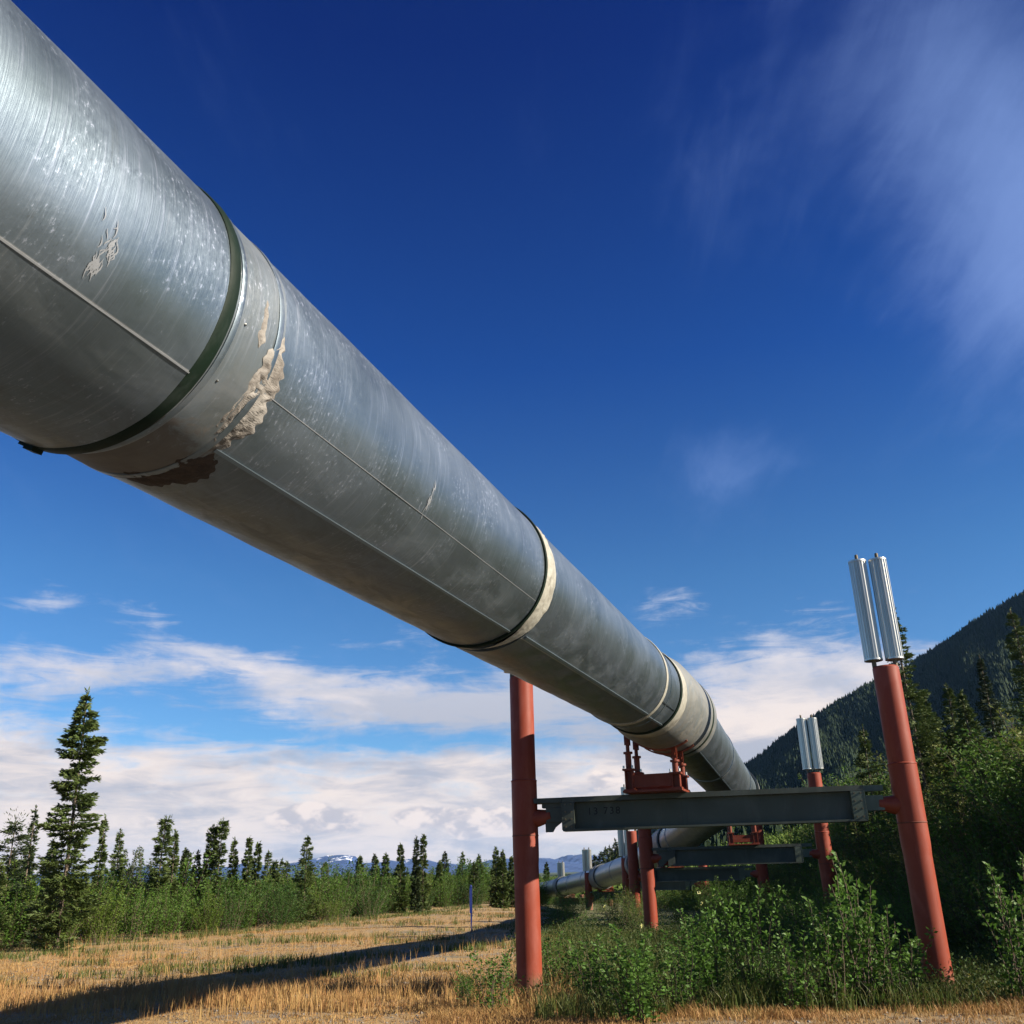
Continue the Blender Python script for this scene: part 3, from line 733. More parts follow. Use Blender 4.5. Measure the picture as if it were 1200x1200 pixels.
# ------------------------------------------------------------------ blue post, yellow marker
p = bpoint(552.5, 1090, 38.0); p[2] = float(gz(p[0], p[1]))
mp = empty('marker_post', p, 'slim upright blue marker post at the edge of the dry track', 'post')
mb = MB(); mb.box(p+np.array([0, 0, .40]), [.028, 0, 0], [0, .012, 0], [0, 0, .50]); mb.obj('stake', M_darksteel and M_blue, mp)
mb = MB(); mb.box(p+np.array([-.012, -.016, 1.13]), [.050, 0, 0], [0, .006, 0], [0, 0, .48]); mb.tube([p+np.array([-.012, -.016, 1.58]), p+np.array([-.012, -.016, 1.64])], [.05, .02], 8); mb.obj('sign_blade', M_blue, mp)
p = bpoint(578, 1047, 66.0); g = float(gz(p[0], p[1])); b = np.array([p[0], p[1], g])
yp = empty('marker_sign', b, 'small yellow marker among the green bushes beyond the blue post', 'marker')
mb = MB(); mb.box(b+np.array([0, 0, .3]), [.015, 0, 0], [0, .015, 0], [0, 0, .62]); mb.obj('stake', M_yellow, yp)
mb = MB(); mb.box(np.array([p[0], p[1]-.03, p[2]]), [.09, 0, .05], [0, .01, 0], [-.05, 0, .13]); mb.obj('plate', M_yellow, yp)

# ------------------------------------------------------------------ foliage generators
def unit(v): return v/np.maximum(np.linalg.norm(v, axis=-1, keepdims=True), 1e-9)
def leaves(P_, N, size, aspect=.5, rg=rng, droop=0.0):
    """diamond leaves at points P_, with blade direction N"""
    n = len(P_); d = unit(N); r = unit(np.cross(d, rg.normal(size=(n, 3)))); s_ = size*(.6+.8*rg.random(n))[:, None]
    up_ = np.cross(r, d)
    a = P_; b = P_+d*s_*.5+r*s_*aspect*.5+up_*s_*.06; c = P_+d*s_; e = P_+d*s_*.5-r*s_*aspect*.5+up_*s_*.06
    V = np.stack([a, b, c, e], 1).reshape(-1, 3); F = np.arange(4*n).reshape(n, 4)
    return V, F
def stems_mesh(lines, radii, n=4):
    V = []; F = []
    for pts, r in zip(lines, radii):
        b = len(V)
        for i, p_ in enumerate(pts):
            rr = r*(1-.75*i/(len(pts)-1))
            for k in range(n): V.append((p_[0]+rr*math.cos(2*math.pi*k/n), p_[1]+rr*math.sin(2*math.pi*k/n), p_[2]))
        for i in range(len(pts)-1):
            for k in range(n): F.append([b+i*n+k, b+i*n+(k+1) % n, b+(i+1)*n+(k+1) % n, b+(i+1)*n+k])
    return np.array(V), np.array(F)
def shrub(h, wd, nst, nl, leaf, seed, spread=.5, aspect=.45, low=.12, side=True):
    rg = np.random.default_rng(seed); lines = []; radii = []; LP_ = []; LN = []
    for s_ in range(nst):
        a_ = rg.random()*2*math.pi; q = math.sqrt(rg.random()); base = np.array([math.cos(a_), math.sin(a_), 0])*wd*.22*q
        hh = h*(1-.55*q*rg.random())*(.75+.25*rg.random()); out = np.array([math.cos(a_+rg.normal(0, .5)), math.sin(a_+rg.normal(0, .5)), 0])*wd*.5*q*spread*2*.6
        tt = np.linspace(0, 1, 7)[:, None]
        wig = rg.normal(0, .02*h, (7, 3))*tt; wig[:, 2] = 0
        pts = base+out*tt**1.4+np.array([0, 0, hh])*tt+wig
        lines.append(pts); radii.append(.006+.006*h/2)
        k = int(nl/nst*(.7+.6*rg.random())*hh/h); ts = low+(1-low)*rg.random(k)**.85
        pp = np.stack([np.interp(ts, tt[:, 0], pts[:, c_]) for c_ in range(3)], 1)
        ang = rg.random(k)*2*math.pi; rr = wd*.13*(1.15-ts)*rg.random(k)**.6*(1 if side else .5)
        offv = np.stack([np.cos(ang)*rr, np.sin(ang)*rr, rr*.5*rg.random(k)], 1)
        LP_.append(pp+offv); LN.append(np.stack([np.cos(ang), np.sin(ang), .35+rg.normal(0, .5, k)], 1))
        if side:
            for b_ in range(3):
                t0 = .25+.5*rg.random(); p0_ = np.array([np.interp(t0, tt[:, 0], pts[:, c_]) for c_ in range(3)]); aa = rg.random()*6.28
                p1_ = p0_+np.array([math.cos(aa)*wd*.12, math.sin(aa)*wd*.12, h*.09]); lines.append(np.array([p0_, (p0_+p1_)/2+[0, 0, -.01], p1_])); radii.append(.004)
    sv, sf = stems_mesh(lines, radii, 3)
    lv, lf = leaves(np.concatenate(LP_), np.concatenate(LN), leaf, aspect, rg)
    return (sv, sf), (lv, lf)
def shrub_meshes(name, mleaf, **k):
    (sv, sf), (lv, lf) = shrub(**k)
    return mkmesh(name+'_stems', sv, sf, M_twig), mkmesh(name+'_leaves', lv, lf, mleaf)
def merged(name, sets, mats):
    V = []; F = []; Mi = []; b = 0
    for i, (v, f) in enumerate(sets):
        V.append(v); F.append(f+b); Mi += [i]*len(f); b += len(v)
    return mkmesh(name, np.concatenate(V), np.concatenate(F), mats, False, Mi)
def put(me, name, loc, rz, sc, **tg):
    o = D.objects.new(name, me); COL.objects.link(o); o.location = tuple(map(float, loc)); o.rotation_euler = (0, 0, rz)
    o.scale = sc if isinstance(sc, tuple) else (sc, sc, sc)
    return tag(o, **tg)
def put_plant(sm, lm, name, loc, rz, sc, label, cat, group):
    r_ = empty(name, loc, label, cat, group); r_.rotation_euler = (0, 0, rz); r_.scale = sc if isinstance(sc, tuple) else (sc, sc, sc)
    a_ = D.objects.new('stems', sm); COL.objects.link(a_); a_.parent = r_
    b_ = D.objects.new('foliage', lm); COL.objects.link(b_); b_.parent = r_
    return r_

# spruces
def spruce(h, r, seed, dens=16, start=.12, prof=None, needle=.15, tw=16, club=False, gap=.12, droop=.25):
    rg = np.random.default_rng(seed)
    lean = rg.normal(0, .012, 2)*h
    def tr(z): return np.array([lean[0]*(z/h)**2, lean[1]*(z/h)**2, z])
    zs = np.linspace(0, h, 9); tl = [np.array([tr(z)+[0, 0, 0] for z in zs])]; tr_r = [.0075*h+.018]
    bl = []; br = []; NP = []; NN = []
    z = h*start; ph = rg.random(3)*6
    while z < h*.985:
        q = (z-h*start)/(h*(1-start))
        if prof is None: rad_ = r*((1-q)**.8*.97+.02)
        else: rad_ = r*np.interp(q, prof[0], prof[1])
        rad_ *= .82+.30*math.sin(z*2.3/h*9+ph[0])*.5+.18*math.sin(z*5.1+ph[1])
        nb = max(3, int(5+rg.random()*3))
        for b_ in range(nb):
            if rg.random() < gap: continue
            a_ = rg.random()*2*math.pi; l = rad_*(.6+.6*rg.random())
            dz = -droop*l*(1-q)+.25*l*q
            p0_ = tr(z+rg.normal(0, .02)); o_ = np.array([math.cos(a_), math.sin(a_), 0])
            pm = p0_+o_*l*.55+[0, 0, dz*.9]; p1_ = p0_+o_*l+[0, 0, dz*.72+.05*l]
            bl.append(np.array([p0_, pm, p1_])); br.append(.012+.012*l)
            k = int(tw*(.5+1.6*l/max(r, .1))); ts = rg.random(k)**.62
            pp = np.where(ts[:, None] < .55, p0_+(pm-p0_)*(ts[:, None]/.55), pm+(p1_-pm)*((ts[:, None]-.55)/.45))
            sp_ = l*.26*(1.05-ts*.6)
            lat = np.array([-o_[1], o_[0], 0])
            jit = lat*(rg.normal(0, 1, k)*sp_*.7)[:, None]+rg.normal(0, .022, (k, 3))
            sgn = np.sign((jit@lat))[:, None]
            NP.append(pp+jit); NN.append(o_*(.8+.4*rg.random((k, 1)))+lat*sgn*.7+np.array([0, 0, 1])*rg.normal(.02, .38, (k, 1)))
        z += 3.0/dens*(.5+h/16)*(.7+.6*rg.random())
    if club:
        k = int(160*h/5); aa = rg.normal(size=(k, 3)); aa = unit(aa)*rg.random((k, 1))**.5*np.array([r*.75, r*.75, r*1.1]); NP.append(tr(h*.93)+aa); NN.append(aa+rg.normal(0, .1, (k, 3)))
    k = 46; zt_ = h*(.90+.11*rg.random(k)); NP.append(np.stack([tr(z_) for z_ in zt_])+rg.normal(0, .015, (k, 3))); NN.append(np.concatenate([rg.normal(0, .5, (k, 2)), np.full((k, 1), .8)], 1))
    tv, tf = stems_mesh(tl, tr_r, 8); bv, bf = stems_mesh(bl, br, 3)
    nv, nf = leaves(np.concatenate(NP), np.concatenate(NN), needle, .30, rg)
    return (tv, tf), (bv, bf), (nv, nf)
def tree_obj(name, parts, mneed, loc, label, cat, group, rz=0.0):
    (tv, tf), (bv, bf), (nv, nf) = parts
    r_ = empty(name, loc, label, cat, group); r_.rotation_euler = (0, 0, rz)
    for nm, me in (('trunk', mkmesh('trunk', tv, tf, M_bark, True)), ('crown', merged('crown', [(np.concatenate([bv, bv[bf[:, 3]]])[:len(bv)], bf), (nv, nf)], [M_twig, mneed]))):
        o = D.objects.new(nm, me); COL.objects.link(o); o.parent = r_
    return r_
def tree_at(px, py, Yd, rfrac, label, seed, dark=False, cat='spruce tree', group='spruces standing in the bush along the track', name='spruce_tree', **k):
    top = bpoint(px, py, Yd); g = float(gz(top[0], top[1])); h = top[2]-g
    k.setdefault('needle', .075+.0011*Yd)
    pr = spruce(h, h*rfrac, seed, **k)
    return tree_obj(name, pr, M_needled if dark else M_needle, (top[0], top[1], g), label, cat, group, seed*1.3)
tree_at(107, 812, 33, .134, 'tall ragged spruce towering over the bush at the left, pale trunk showing through', 11, tw=70, dens=22, start=.03, gap=.20, droop=.42, needle=.15,
        prof=([0, .15, .3, .45, .6, .72, .85, 1], [.80, .98, .95, .74, .66, .74, .46, .06]))
TR = [ # x, y, Y, radius fraction, dark, club, label
 (1, 1010, 35, .30, 0, 0, 'low bushy spruce cut by the left edge of the photograph'),
 (19, 962, 37, .20, 1, 1, 'dark bushy spruce near the left edge, second from the left edge'),
 (43, 948, 38, .12, 1, 0, 'dark narrow spruce with thin pointed tip just left of the tall ragged spruce'),
 (64, 985, 36, .26, 1, 0, 'short dark spruce tucked against the left side of the tall ragged spruce'),
 (124, 958, 43, .075, 0, 0, 'very slim spruce spire just right of the tall ragged spruce'),
 (143, 974, 45, .17, 0, 0, 'broader green spruce left of the pale aspens'),
 (193, 960, 43, .12, 0, 1, 'spruce with a thick club-shaped top right of the pale aspens'),
 (207, 976, 44, .12, 0, 0, 'narrow spruce immediately right of the club-topped one'),
 (217, 995, 46, .05, 1, 0, 'thin almost bare spruce pole right of the club-topped spruce'),
 (232, 999, 46, .11, 0, 0, 'short dark spruce left of the twin narrow spruces'),
 (249, 969, 46, .08, 0, 1, 'left and thinner one of two touching narrow spruces'),
 (260, 963, 46, .10, 0, 1, 'right and fuller one of two touching narrow spruces'),
 (276, 984, 47, .10, 0, 0, 'lone narrow spruce between the touching pair and the far pair at the blue peaks'),
 (292, 981, 47, .10, 0, 0, 'taller of two side by side spruces next to the blue peaks'),
 (302, 988, 48, .11, 0, 0, 'shorter of two side by side spruces next to the blue peaks'),
 (323, 1010, 55, .16, 0, 0, 'small spruce tip in front of the left blue mountain'),
 (360, 981, 50, .24, 0, 0, 'broad Christmas-tree shaped spruce in front of the snowy peaks'),
 (422, 1004, 56, .16, 0, 0, 'small spruce right of the snowy peaks'),
 (452, 1001, 60, .20, 0, 0, 'fuzzy spruce at the left of the middle clump'),
 (470, 990, 58, .15, 0, 0, 'pointed spruce in the middle clump left of the dark pair'),
 (488, 982, 58, .085, 1, 0, 'thin dark spruce, left one of the dark pair'),
 (496, 979, 59, .12, 0, 0, 'taller spruce, right one of the dark pair'),
 (515, 1010, 66, .16, 0, 0, 'low spruce right of the dark pair'),
 (558, 1015, 70, .16, 1, 0, 'low dark spruce above the yellow marker'),
 (581, 994, 66, .16, 0, 0, 'tallest spruce just left of the near pile'),
 (588, 998, 66, .15, 0, 0, 'spruce leaning into the tallest one beside the near pile'),
 (599, 1005, 68, .14, 0, 0, 'spruce half hidden by the near left pile'),
 (640, 1012, 120, .16, 1, 0, 'small far spruce left of the distant pipe'),
]
for i, (px, py, Yd, rf, dk, cb_, lab) in enumerate(TR):
    tree_at(px, py, Yd, rf*.86, lab, 30+i, bool(dk), tw=34, dens=20, start=.03, gap=.24, club=bool(cb_), prof=([0, .4, .8, 1], [.9, .9, .8, .45]) if cb_ else ([0, .3, .7, .9, 1], [1, .85, .48, .18, .02]))
rg = np.random.default_rng(51)
for i in range(30):
    px = rg.uniform(5, 595); Yd = 44+px*.045+rg.uniform(0, 14)
    tree_at(px, rg.uniform(996, 1022), Yd, .13+.06*rg.random(), 'small spruce deep in the bush, only its tip above the willows', 150+i, rg.random() < .4, group='small spruces half buried in the bush', tw=26, dens=16, start=.2, gap=.2, prof=([0, .3, .7, .9, 1], [1, .85, .5, .2, .02]))
for i, (px, py, Yd, lab) in enumerate([(697, 1004, 118, 'leftmost of the small dark spruces behind the distant pipe'), (704, 1000, 122, 'second small dark spruce behind the distant pipe'), (710, 995, 126, 'third small dark spruce behind the distant pipe'),
        (715, 993, 120, 'fourth small dark spruce behind the distant pipe'), (721, 985, 124, 'tallest small dark spruce behind the distant pipe, nearest the red piles')]):
    tree_at(px, py, Yd, .22, lab, 70+i, True, tw=14, dens=14, start=.03, needle=.3, prof=([0, .5, 1], [1, .7, .06]))
GR = 'spruces on the slope at the right'
tree_at(1046, 706, 36, .15, 'tall spruce behind the radiators of the near right pile', 90, False, group=GR, tw=60, dens=22, gap=.12, droop=.3, start=.08)
tree_at(1146, 768, 62, .12, 'slim spruce standing alone on the slope before the dark mountain', 91, True, group=GR, tw=60, dens=24, gap=.08)
tree_at(1188, 716, 42, .19, 'big bushy spruce at the right edge against the dark mountain', 92, False, group=GR, tw=60, dens=24, gap=.1)
tree_at(1078, 815, 40, .26, 'bushy spruce just right of the near right pile top', 94, False, group=GR, tw=60, dens=24, gap=.08)
for i, (x_, y_, h_, lab) in enumerate([(15.0, 31.5, 5.2, 'shorter spruce among the shrubs right of the near right pile'), (16.6, 36.0, 6.0, 'spruce on the bank behind the lit shrubs'), (17.6, 40.5, 6.4, 'spruce farther back on the bank below the dark mountain'), (15.6, 43.0, 6.0, 'spruce on the bank beyond the second frame radiators')]):
    tree_obj('spruce_tree', spruce(h_, h_*.19, 110+i, tw=50, dens=20, start=.04, gap=.14, needle=.12, prof=([0, .3, .7, .9, 1], [1, .85, .48, .18, .02])), M_needle, (x_, y_, float(gz(x_, y_))), lab, 'spruce tree', GR, i*2.0)
# aspens
for i, (px, py, Yd, lab) in enumerate([(157, 976, 46, 'pale airy aspen between two spruces, left one'), (161, 968, 48, 'tallest pale airy aspen of the small group'), (170, 978, 46, 'pale airy aspen left of the club-topped spruce'), (181, 990, 45, 'short pale aspen just under the club-topped spruce')]):
    top = bpoint(px, py, Yd); g = float(gz(top[0], top[1])); h = top[2]-g
    sm, lm = shrub_meshes('aspen', M_aspen, h=h, wd=1.5, nst=5, nl=1100, leaf=.09, seed=200+i, spread=.5, aspect=.7, low=.3)
    r_ = empty('aspen_tree', (top[0], top[1], g), lab, 'aspen tree', 'pale aspens among the spruces')
    for nm, me in (('trunk', sm), ('crown', lm)):
        o = D.objects.new(nm, me); COL.objects.link(o); o.parent = r_

# left thicket
th = []
for s_ in range(7):
    a_, b_ = shrub(h=2.5, wd=2.3, nst=22, nl=3900, leaf=.088, seed=300+s_, spread=.62, aspect=.42, low=.02)
    th.append(merged('willow_shrub', [a_, b_], [M_twig, (M_willow, M_willow, M_willow2, M_willow, M_willow3, M_willow2, M_willow3)[s_]]))
edge = np.array([(-30, 31.0), (-17.6, 34.2), (-14.4, 37.2), (-11.6, 44.0), (-7.4, 54.0), (-.9, 74.0), (3.5, 92), (8, 120)])
seg = np.cumsum(np.r_[0, np.linalg.norm(np.diff(edge, axis=0), axis=1)])
rg = np.random.default_rng(5)
cnt = 0
for row, (offd, stp, hs) in enumerate(((.9, 1.25, .84), (2.3, 1.4, .93), (4.2, 1.7, .98), (6.8, 2.2, 1.02), (10, 3.0, 1.06))):
    s_ = 0.0
    while s_ < seg[-1]:
        x_ = np.interp(s_, seg, edge[:, 0]); y_ = np.interp(s_, seg, edge[:, 1])
        k = np.searchsorted(seg, s_)-1; k = max(0, min(k, len(edge)-2)); d_ = unit(edge[k+1]-edge[k]); nrm = np.array([-d_[1], d_[0]])
        q = np.array([x_, y_])+nrm*(offd+rg.normal(0, .45)); sc = hs*(.88+.26*rg.random())
        if row == 0 and rg.random() < .3: sc *= .74
        if row > 0 and rg.random() < .16: sc *= 1.36
        if row > 0 and rg.random() < .2: sc *= .85
        put(th[rg.integers(7)], 'willow_shrub', (q[0], q[1], gz(*q)-.03), rg.random()*6.28, (sc*1.05, sc*1.05, sc),
            label=['front row willow shrub in the dense green thicket bordering the dry track', 'willow shrub inside the dense green thicket behind its front row'][int(row > 0)],
            cat='shrub', group=['front row of the thicket', 'inner rows of the thicket'][int(row > 0)])
        s_ += stp*(.8+.4*rg.random())*(1+.006*y_); cnt += 1
# right bank: olive, sunlit above and shaded below
bk = []
for s_ in range(5):
    a_, b_ = shrub(h=2.7, wd=2.6, nst=20, nl=3300, leaf=.085, seed=340+s_, spread=.7, aspect=.4, low=.05)
    bk.append(merged('bank_shrub', [a_, b_], [M_twig, M_olive if s_ < 2 else M_willow]))
pts = []
rg = np.random.default_rng(15)
for y_ in np.arange(20.5, 62, 1.55):
    xf = 9.9+.1*(y_-18)
    for k in range(7 if y_ < 40 else 6):
        pts.append((xf+.2+k*1.65+rg.normal(0, .35), y_+rg.normal(0, .4), 1.0+.06*k))
for (x_, y_, sc) in pts:
    sc *= (.72 if x_ < 9.9+.1*(y_-18)+1.4 else .88)+.32*rg.random()
    if x_ > 9.9+.1*(y_-18)+4.6 and y_ > 26: sc *= 1.32
    put(bk[rg.integers(5)], 'bank_shrub', (x_, y_, gz(x_, y_)-.05), rg.random()*6.28, sc,
        label='leafy shrub along the foot of the bank at the right' if x_ < 9.9+.1*(y_-18)+1.4 else 'tall leafy shrub higher up the bank at the right', cat='shrub', group='shrubs at the foot of the right bank' if x_ < 9.9+.1*(y_-18)+1.4 else 'tall shrubs up the right bank')
# trees further right whose shade falls across the foot of the bank
for y_ in np.arange(17.6, 27, 1.1):
    for k in range(3):
        x_ = 12.4+.5*max(0, y_-18)*.3+k*1.8+rg.normal(0, .25); sc = 1.46+.22*rg.random()
        if x_/y_ < .62 and y_ < 21: x_ = .66*y_
        put(bk[rg.integers(5)], 'bank_shrub', (x_, y_, gz(x_, y_)-.05), rg.random()*6.28, (sc, sc, sc*1.0),
            label='dense tall shrub standing beyond the right edge and shading the bank', cat='shrub', group='shade shrubs right of the frame')

# ------------------------------------------------------------------ young poplars and weeds under the frame
yg = []
for s_ in range(5):
    yg.append(shrub_meshes('young_poplar', M_young, h=1.7, wd=1.15, nst=15, nl=1500, leaf=.072, seed=400+s_, spread=.62, aspect=.62, low=.04))
near = [ # px base, Y, height, width scale, label
 (1012, 15.6, 2.15, 1.0, 'tallest young poplar with two spiky tops left of the leaning-looking right pile'),
 (975, 15.4, 1.65, .95, 'bushy young poplar just left of the tallest one'),
 (1050, 15.7, 1.45, 1.0, 'young poplar against the foot of the near right pile'),
 (930, 15.2, 1.25, .9, 'low leafy poplar between the tallest cluster and the middle bushes'),
 (885, 16.4, 1.75, .9, 'slender upright poplar right of the middle bushes'),
 (835, 16.0, 1.6, 1.0, 'upright poplar in the middle between both near piles'),
 (748, 14.6, 1.30, 1.15, 'broad bright poplar bush at the bottom, right of the near left pile'),
 (790, 15.3, 1.2, 1.0, 'round leafy poplar bush right of the broad bottom one'),
 (700, 16.8, 1.15, 1.0, 'low poplar bush behind the broad bottom one'),
 (575, 16.3, .95, .75, 'small dark-stemmed bush just left of the near left pile'),
 (545, 17.2, .55, .7, 'tiny bush in dry grass left of the near left pile'),
 (1205, 15.2, 2.1, .9, 'young poplar cut by the right edge of the photograph'),
 (655, 19.5, 1.0, .9, 'low bush just right of the near left pile'),
 (815, 19.6, 1.35, 1.0, 'slim poplar bush with pale flowers below the crossbeam'),
]
for i, (px, Yd, h, ws, lab) in enumerate(near):
    q = bpoint(px, 1160, Yd); sm, lm = yg[i % 5]; s_ = h/1.62
    put_plant(sm, lm, 'young_poplar', (q[0], q[1], float(gz(q[0], q[1]))-.02), i*1.9, (ws*.62+s_*.38, ws*.62+s_*.38, s_), lab, 'shrub', 'young poplars under the pipeline')
# undergrowth: nobody could count it
def scatter_weeds(n, seed):
    rg = np.random.default_rng(seed); V = []; N = []
    P_ = []
    while len(P_) < n:
        y_ = 15.6+rg.random()**1.7*28; x_ = rg.uniform(-.5, 10.5+.06*y_)
        if x_ < .9+.25*math.sin(y_*.9)-.02*(y_-16) and rg.random() > .25: continue
        if y_ < 16.4 and rg.random() < .6: continue
        if math.sin(x_*1.9+1)*math.cos(y_*1.1) < -.1 and rg.random() < .75: continue
        P_.append((x_, y_))
    P_ = np.array(P_); z_ = gz(P_[:, 0], P_[:, 1])
    hgt = .12+.42*rg.random(n)*(1+.5*np.sin(P_[:, 0]*1.7)*np.cos(P_[:, 1]*1.3))
    LPp = []; LNn = []
    for k in range(16):
        f_ = (k+.5)/16; a_ = rg.random(n)*6.28
        LPp.append(np.stack([P_[:, 0]+rg.normal(0, .05, n)+.10*np.cos(a_)*f_, P_[:, 1]+rg.normal(0, .05, n), z_+hgt*f_], 1)); LNn.append(np.stack([np.cos(a_), np.sin(a_), .5+rg.normal(0, .4, n)], 1))
    return leaves(np.concatenate(LPp), np.concatenate(LNn), .060, .5, rg)
V, F = scatter_weeds(3900, 3)
tag(mobj('undergrowth', V, F, M_weed), kind='stuff', label='knee-high green leafy undergrowth below the pipeline', cat='undergrowth')
def blades(P_, hgt, wid, rg, per=5, spread=.05, lean=.35):
    n = len(P_)*per; Q = np.repeat(P_, per, 0)+np.concatenate([rg.normal(0, spread, (n, 2)), np.zeros((n, 1))], 1)
    h = np.repeat(hgt, per)*(.5+.7*rg.random(n)); a_ = rg.random(n)*6.28; r = np.stack([np.cos(a_), np.sin(a_), np.zeros(n)], 1)
    ld = rg.normal(0, lean, (n, 2)); wd = wid*(.6+.8*rg.random(n))[:, None]
    mid = Q+np.concatenate([ld*h[:, None]*.3, (h*.6)[:, None]], 1); tip = Q+np.concatenate([ld*h[:, None], h[:, None]], 1)
    V = np.stack([Q-r*wd, Q+r*wd, mid+r*wd*.7, tip, mid-r*wd*.7], 1).reshape(-1, 3)
    b = np.arange(n)[:, None]*5
    F = np.concatenate([np.concatenate([b, b+1, b+2, b+4], 1)]); T = np.concatenate([b+4, b+2, b+3, b+3], 1)
    return V, F, T
def grass_obj(name, P_, hgt, wid, m_, label, per=5, spread=.05, lean=.35, seed=1):
    rg = np.random.default_rng(seed); P3 = np.column_stack([P_, gz(P_[:, 0], P_[:, 1])-.01])
    V, F, T = blades(P3, hgt, wid, rg, per, spread, lean)
    tri = np.concatenate([F[:, [0, 1, 2]], F[:, [0, 2, 3]], T[:, [0, 1, 2]]])
    return tag(mobj(name, V, tri, m_), kind='stuff', label=label, cat='grass')
def region(n, seed, xr, yr, fn, pw=1.6):
    rg = np.random.default_rng(seed); out = []
    y_ = yr[0]+(yr[1]-yr[0])*rg.random(n*4)**pw; x_ = xr[0]+(xr[1]-xr[0])*rg.random(n*4)
    if xr[0] < -10: x_ = -.66*y_-1+(xr[1]+.66*y_+1)*rg.random(n*4)
    k = fn(x_, y_, rg); return np.column_stack([x_, y_])[k][:n]
def dens(x, y, s=1.0, ph=0): return .5+.5*wob(x, y, s, ph)
edx = lambda y: np.interp(y, edge[:, 1], edge[:, 0])
Pd = region(32000, 1, (-30, 1.6), (13, 70), lambda x, y, g: (x > edx(np.maximum(y, 31))+.3) & (g.random(len(x)) < .15+1.4*(dens(x, y, .9, 1)*dens(x, y*2.2, 3.7, 4))**1.2), 1.7)
grass_obj('dry_grass', Pd, .022+.065*dens(Pd[:, 0], Pd[:, 1], 2.0, 3)**2+.05*dens(Pd[:, 0], Pd[:, 1], .7, 9)**3, .007, M_dry, 'dry orange straw-like grass over the track and verge', 5, .07, .4, 2)
Pd2 = region(4200, 5, (-30, 1.0), (15.8, 34), lambda x, y, g: (np.abs(y-18.4+.1*x) < 2.0) & (g.random(len(x)) < dens(x, y, .8, 2)), 1.2)
grass_obj('tall_dry_grass', Pd2, .12+.26*dens(Pd2[:, 0], Pd2[:, 1], .7, 8), .006, M_dry, 'taller brown seeding grass in a strip left of the near left pile', 6, .06, .25, 3)
Pg = region(6000, 7, (-34, 2), (19.5, 66), lambda x, y, g: (x > edx(np.maximum(y, 31))-.2) & ((g.random(len(x)) < .6*(dens(x, y*1.8, 2.6, 6) > .60)) | (x < edx(np.maximum(y, 31))+1.6)), 1.2)
grass_obj('green_grass', Pg, .14+.14*dens(Pg[:, 0], Pg[:, 1], 1.1, 8), .010, M_green, 'green grass tufts along the foot of the thicket and on the track', 5, .07, .35, 4)
Pr = region(7000, 9, (.2, 11.5), (15.0, 34), lambda x, y, g: (g.random(len(x)) < .25+dens(x, y, .8, 2)), 1.5)
grass_obj('verge_grass', Pr, .18+.34*dens(Pr[:, 0], Pr[:, 1], .9, 5), .007, M_green, 'yellow green grass under the support frame', 5, .06, .3, 5)
Pf = region(9000, 13, (-1.5, 11.5), (13.0, 17.0), lambda x, y, g: (g.random(len(x)) < .15+dens(x, y, .5, 2)), 1.0)
grass_obj('dry_grass', Pf, .05+.16*dens(Pf[:, 0], Pf[:, 1], .6, 5)*(Pf[:, 1] > 14.4), .005, M_dry, 'short dry grass and straw in the foreground below both near piles', 5, .05, .5, 6)
Ps = region(1500, 17, (-30, 1.0), (16, 50), lambda x, y, g: (x > edx(np.maximum(y, 31))) & (g.random(len(x)) < dens(x, y, 1.5, 4)**2), 1.5)
grass_obj('seed_stalks', Ps, .28+.25*dens(Ps[:, 0], Ps[:, 1], .5, 2), .005, M_dry, 'thin reddish seed stalks standing above the dry grass', 3, .04, .18, 8)
# gravel
rg = np.random.default_rng(21); n = 9000
gp = np.column_stack([rg.uniform(-13, 10, n), 12.6+rg.random(n)**1.6*16]); gp = gp[(gp[:, 0] < .5) | (gp[:, 1] < 15.4)]
n = len(gp); s_ = .008+.030*rg.random(n)**3.5; ctr = np.column_stack([gp, gz(gp[:, 0], gp[:, 1])+s_*.2])
oc = np.array([(1, 0, 0), (0, 1, 0), (-1, 0, 0), (0, -1, 0), (0, 0, .6), (0, 0, -.6)], float)
V = (ctr[:, None, :]+(oc[None]*(.7+.6*rg.random((n, 6, 1))))*s_[:, None, None]).reshape(-1, 3)
f_ = np.array([(0, 1, 4), (1, 2, 4), (2, 3, 4), (3, 0, 4), (1, 0, 5), (2, 1, 5), (3, 2, 5), (0, 3, 5)])
F = (np.arange(n)[:, None, None]*6+f_[None]).reshape(-1, 3)
tag(mobj('gravel', V, F, M_stone), kind='stuff', label='loose grey gravel stones on the bare ground in front', cat='gravel')
# a few pale yellow flowers
for i, (px, py, Yd, lab) in enumerate([(819, 1047, 20.3, 'pale yellow flower highest of three under the crossbeam'), (836, 1050, 20.4, 'pale yellow flower right of the highest one'), (822, 1060, 20.0, 'pale yellow flower lowest of three under the crossbeam'),
        (752, 1086, 17.2, 'pale yellow flower above the broad bottom bush'), (708, 1063, 22.5, 'small pale flower in the shade right of the near left pile'), (1136, 1143, 16.6, 'small pale flower right of the near right pile')]):
    tp = bpoint(px, py, Yd); g = float(gz(tp[0], tp[1])); r_ = empty('wildflower', (tp[0], tp[1], g), lab, 'flower', 'pale yellow wildflowers')
    mb = MB(); mb.tube([(tp[0], tp[1], g), (tp[0]+.02, tp[1], (g+tp[2])/2), tp], [.006, .005, .003], 4); mb.obj('stem', M_weed, r_)
    rr = np.random.default_rng(i); d_ = unit(rr.normal(size=(16, 3))+[0, -.3, .6]); v_, f2 = leaves(np.repeat(tp[None], 16, 0), d_, .045, .6, rr); mobj('petals', v_, f2, M_flower, r_)

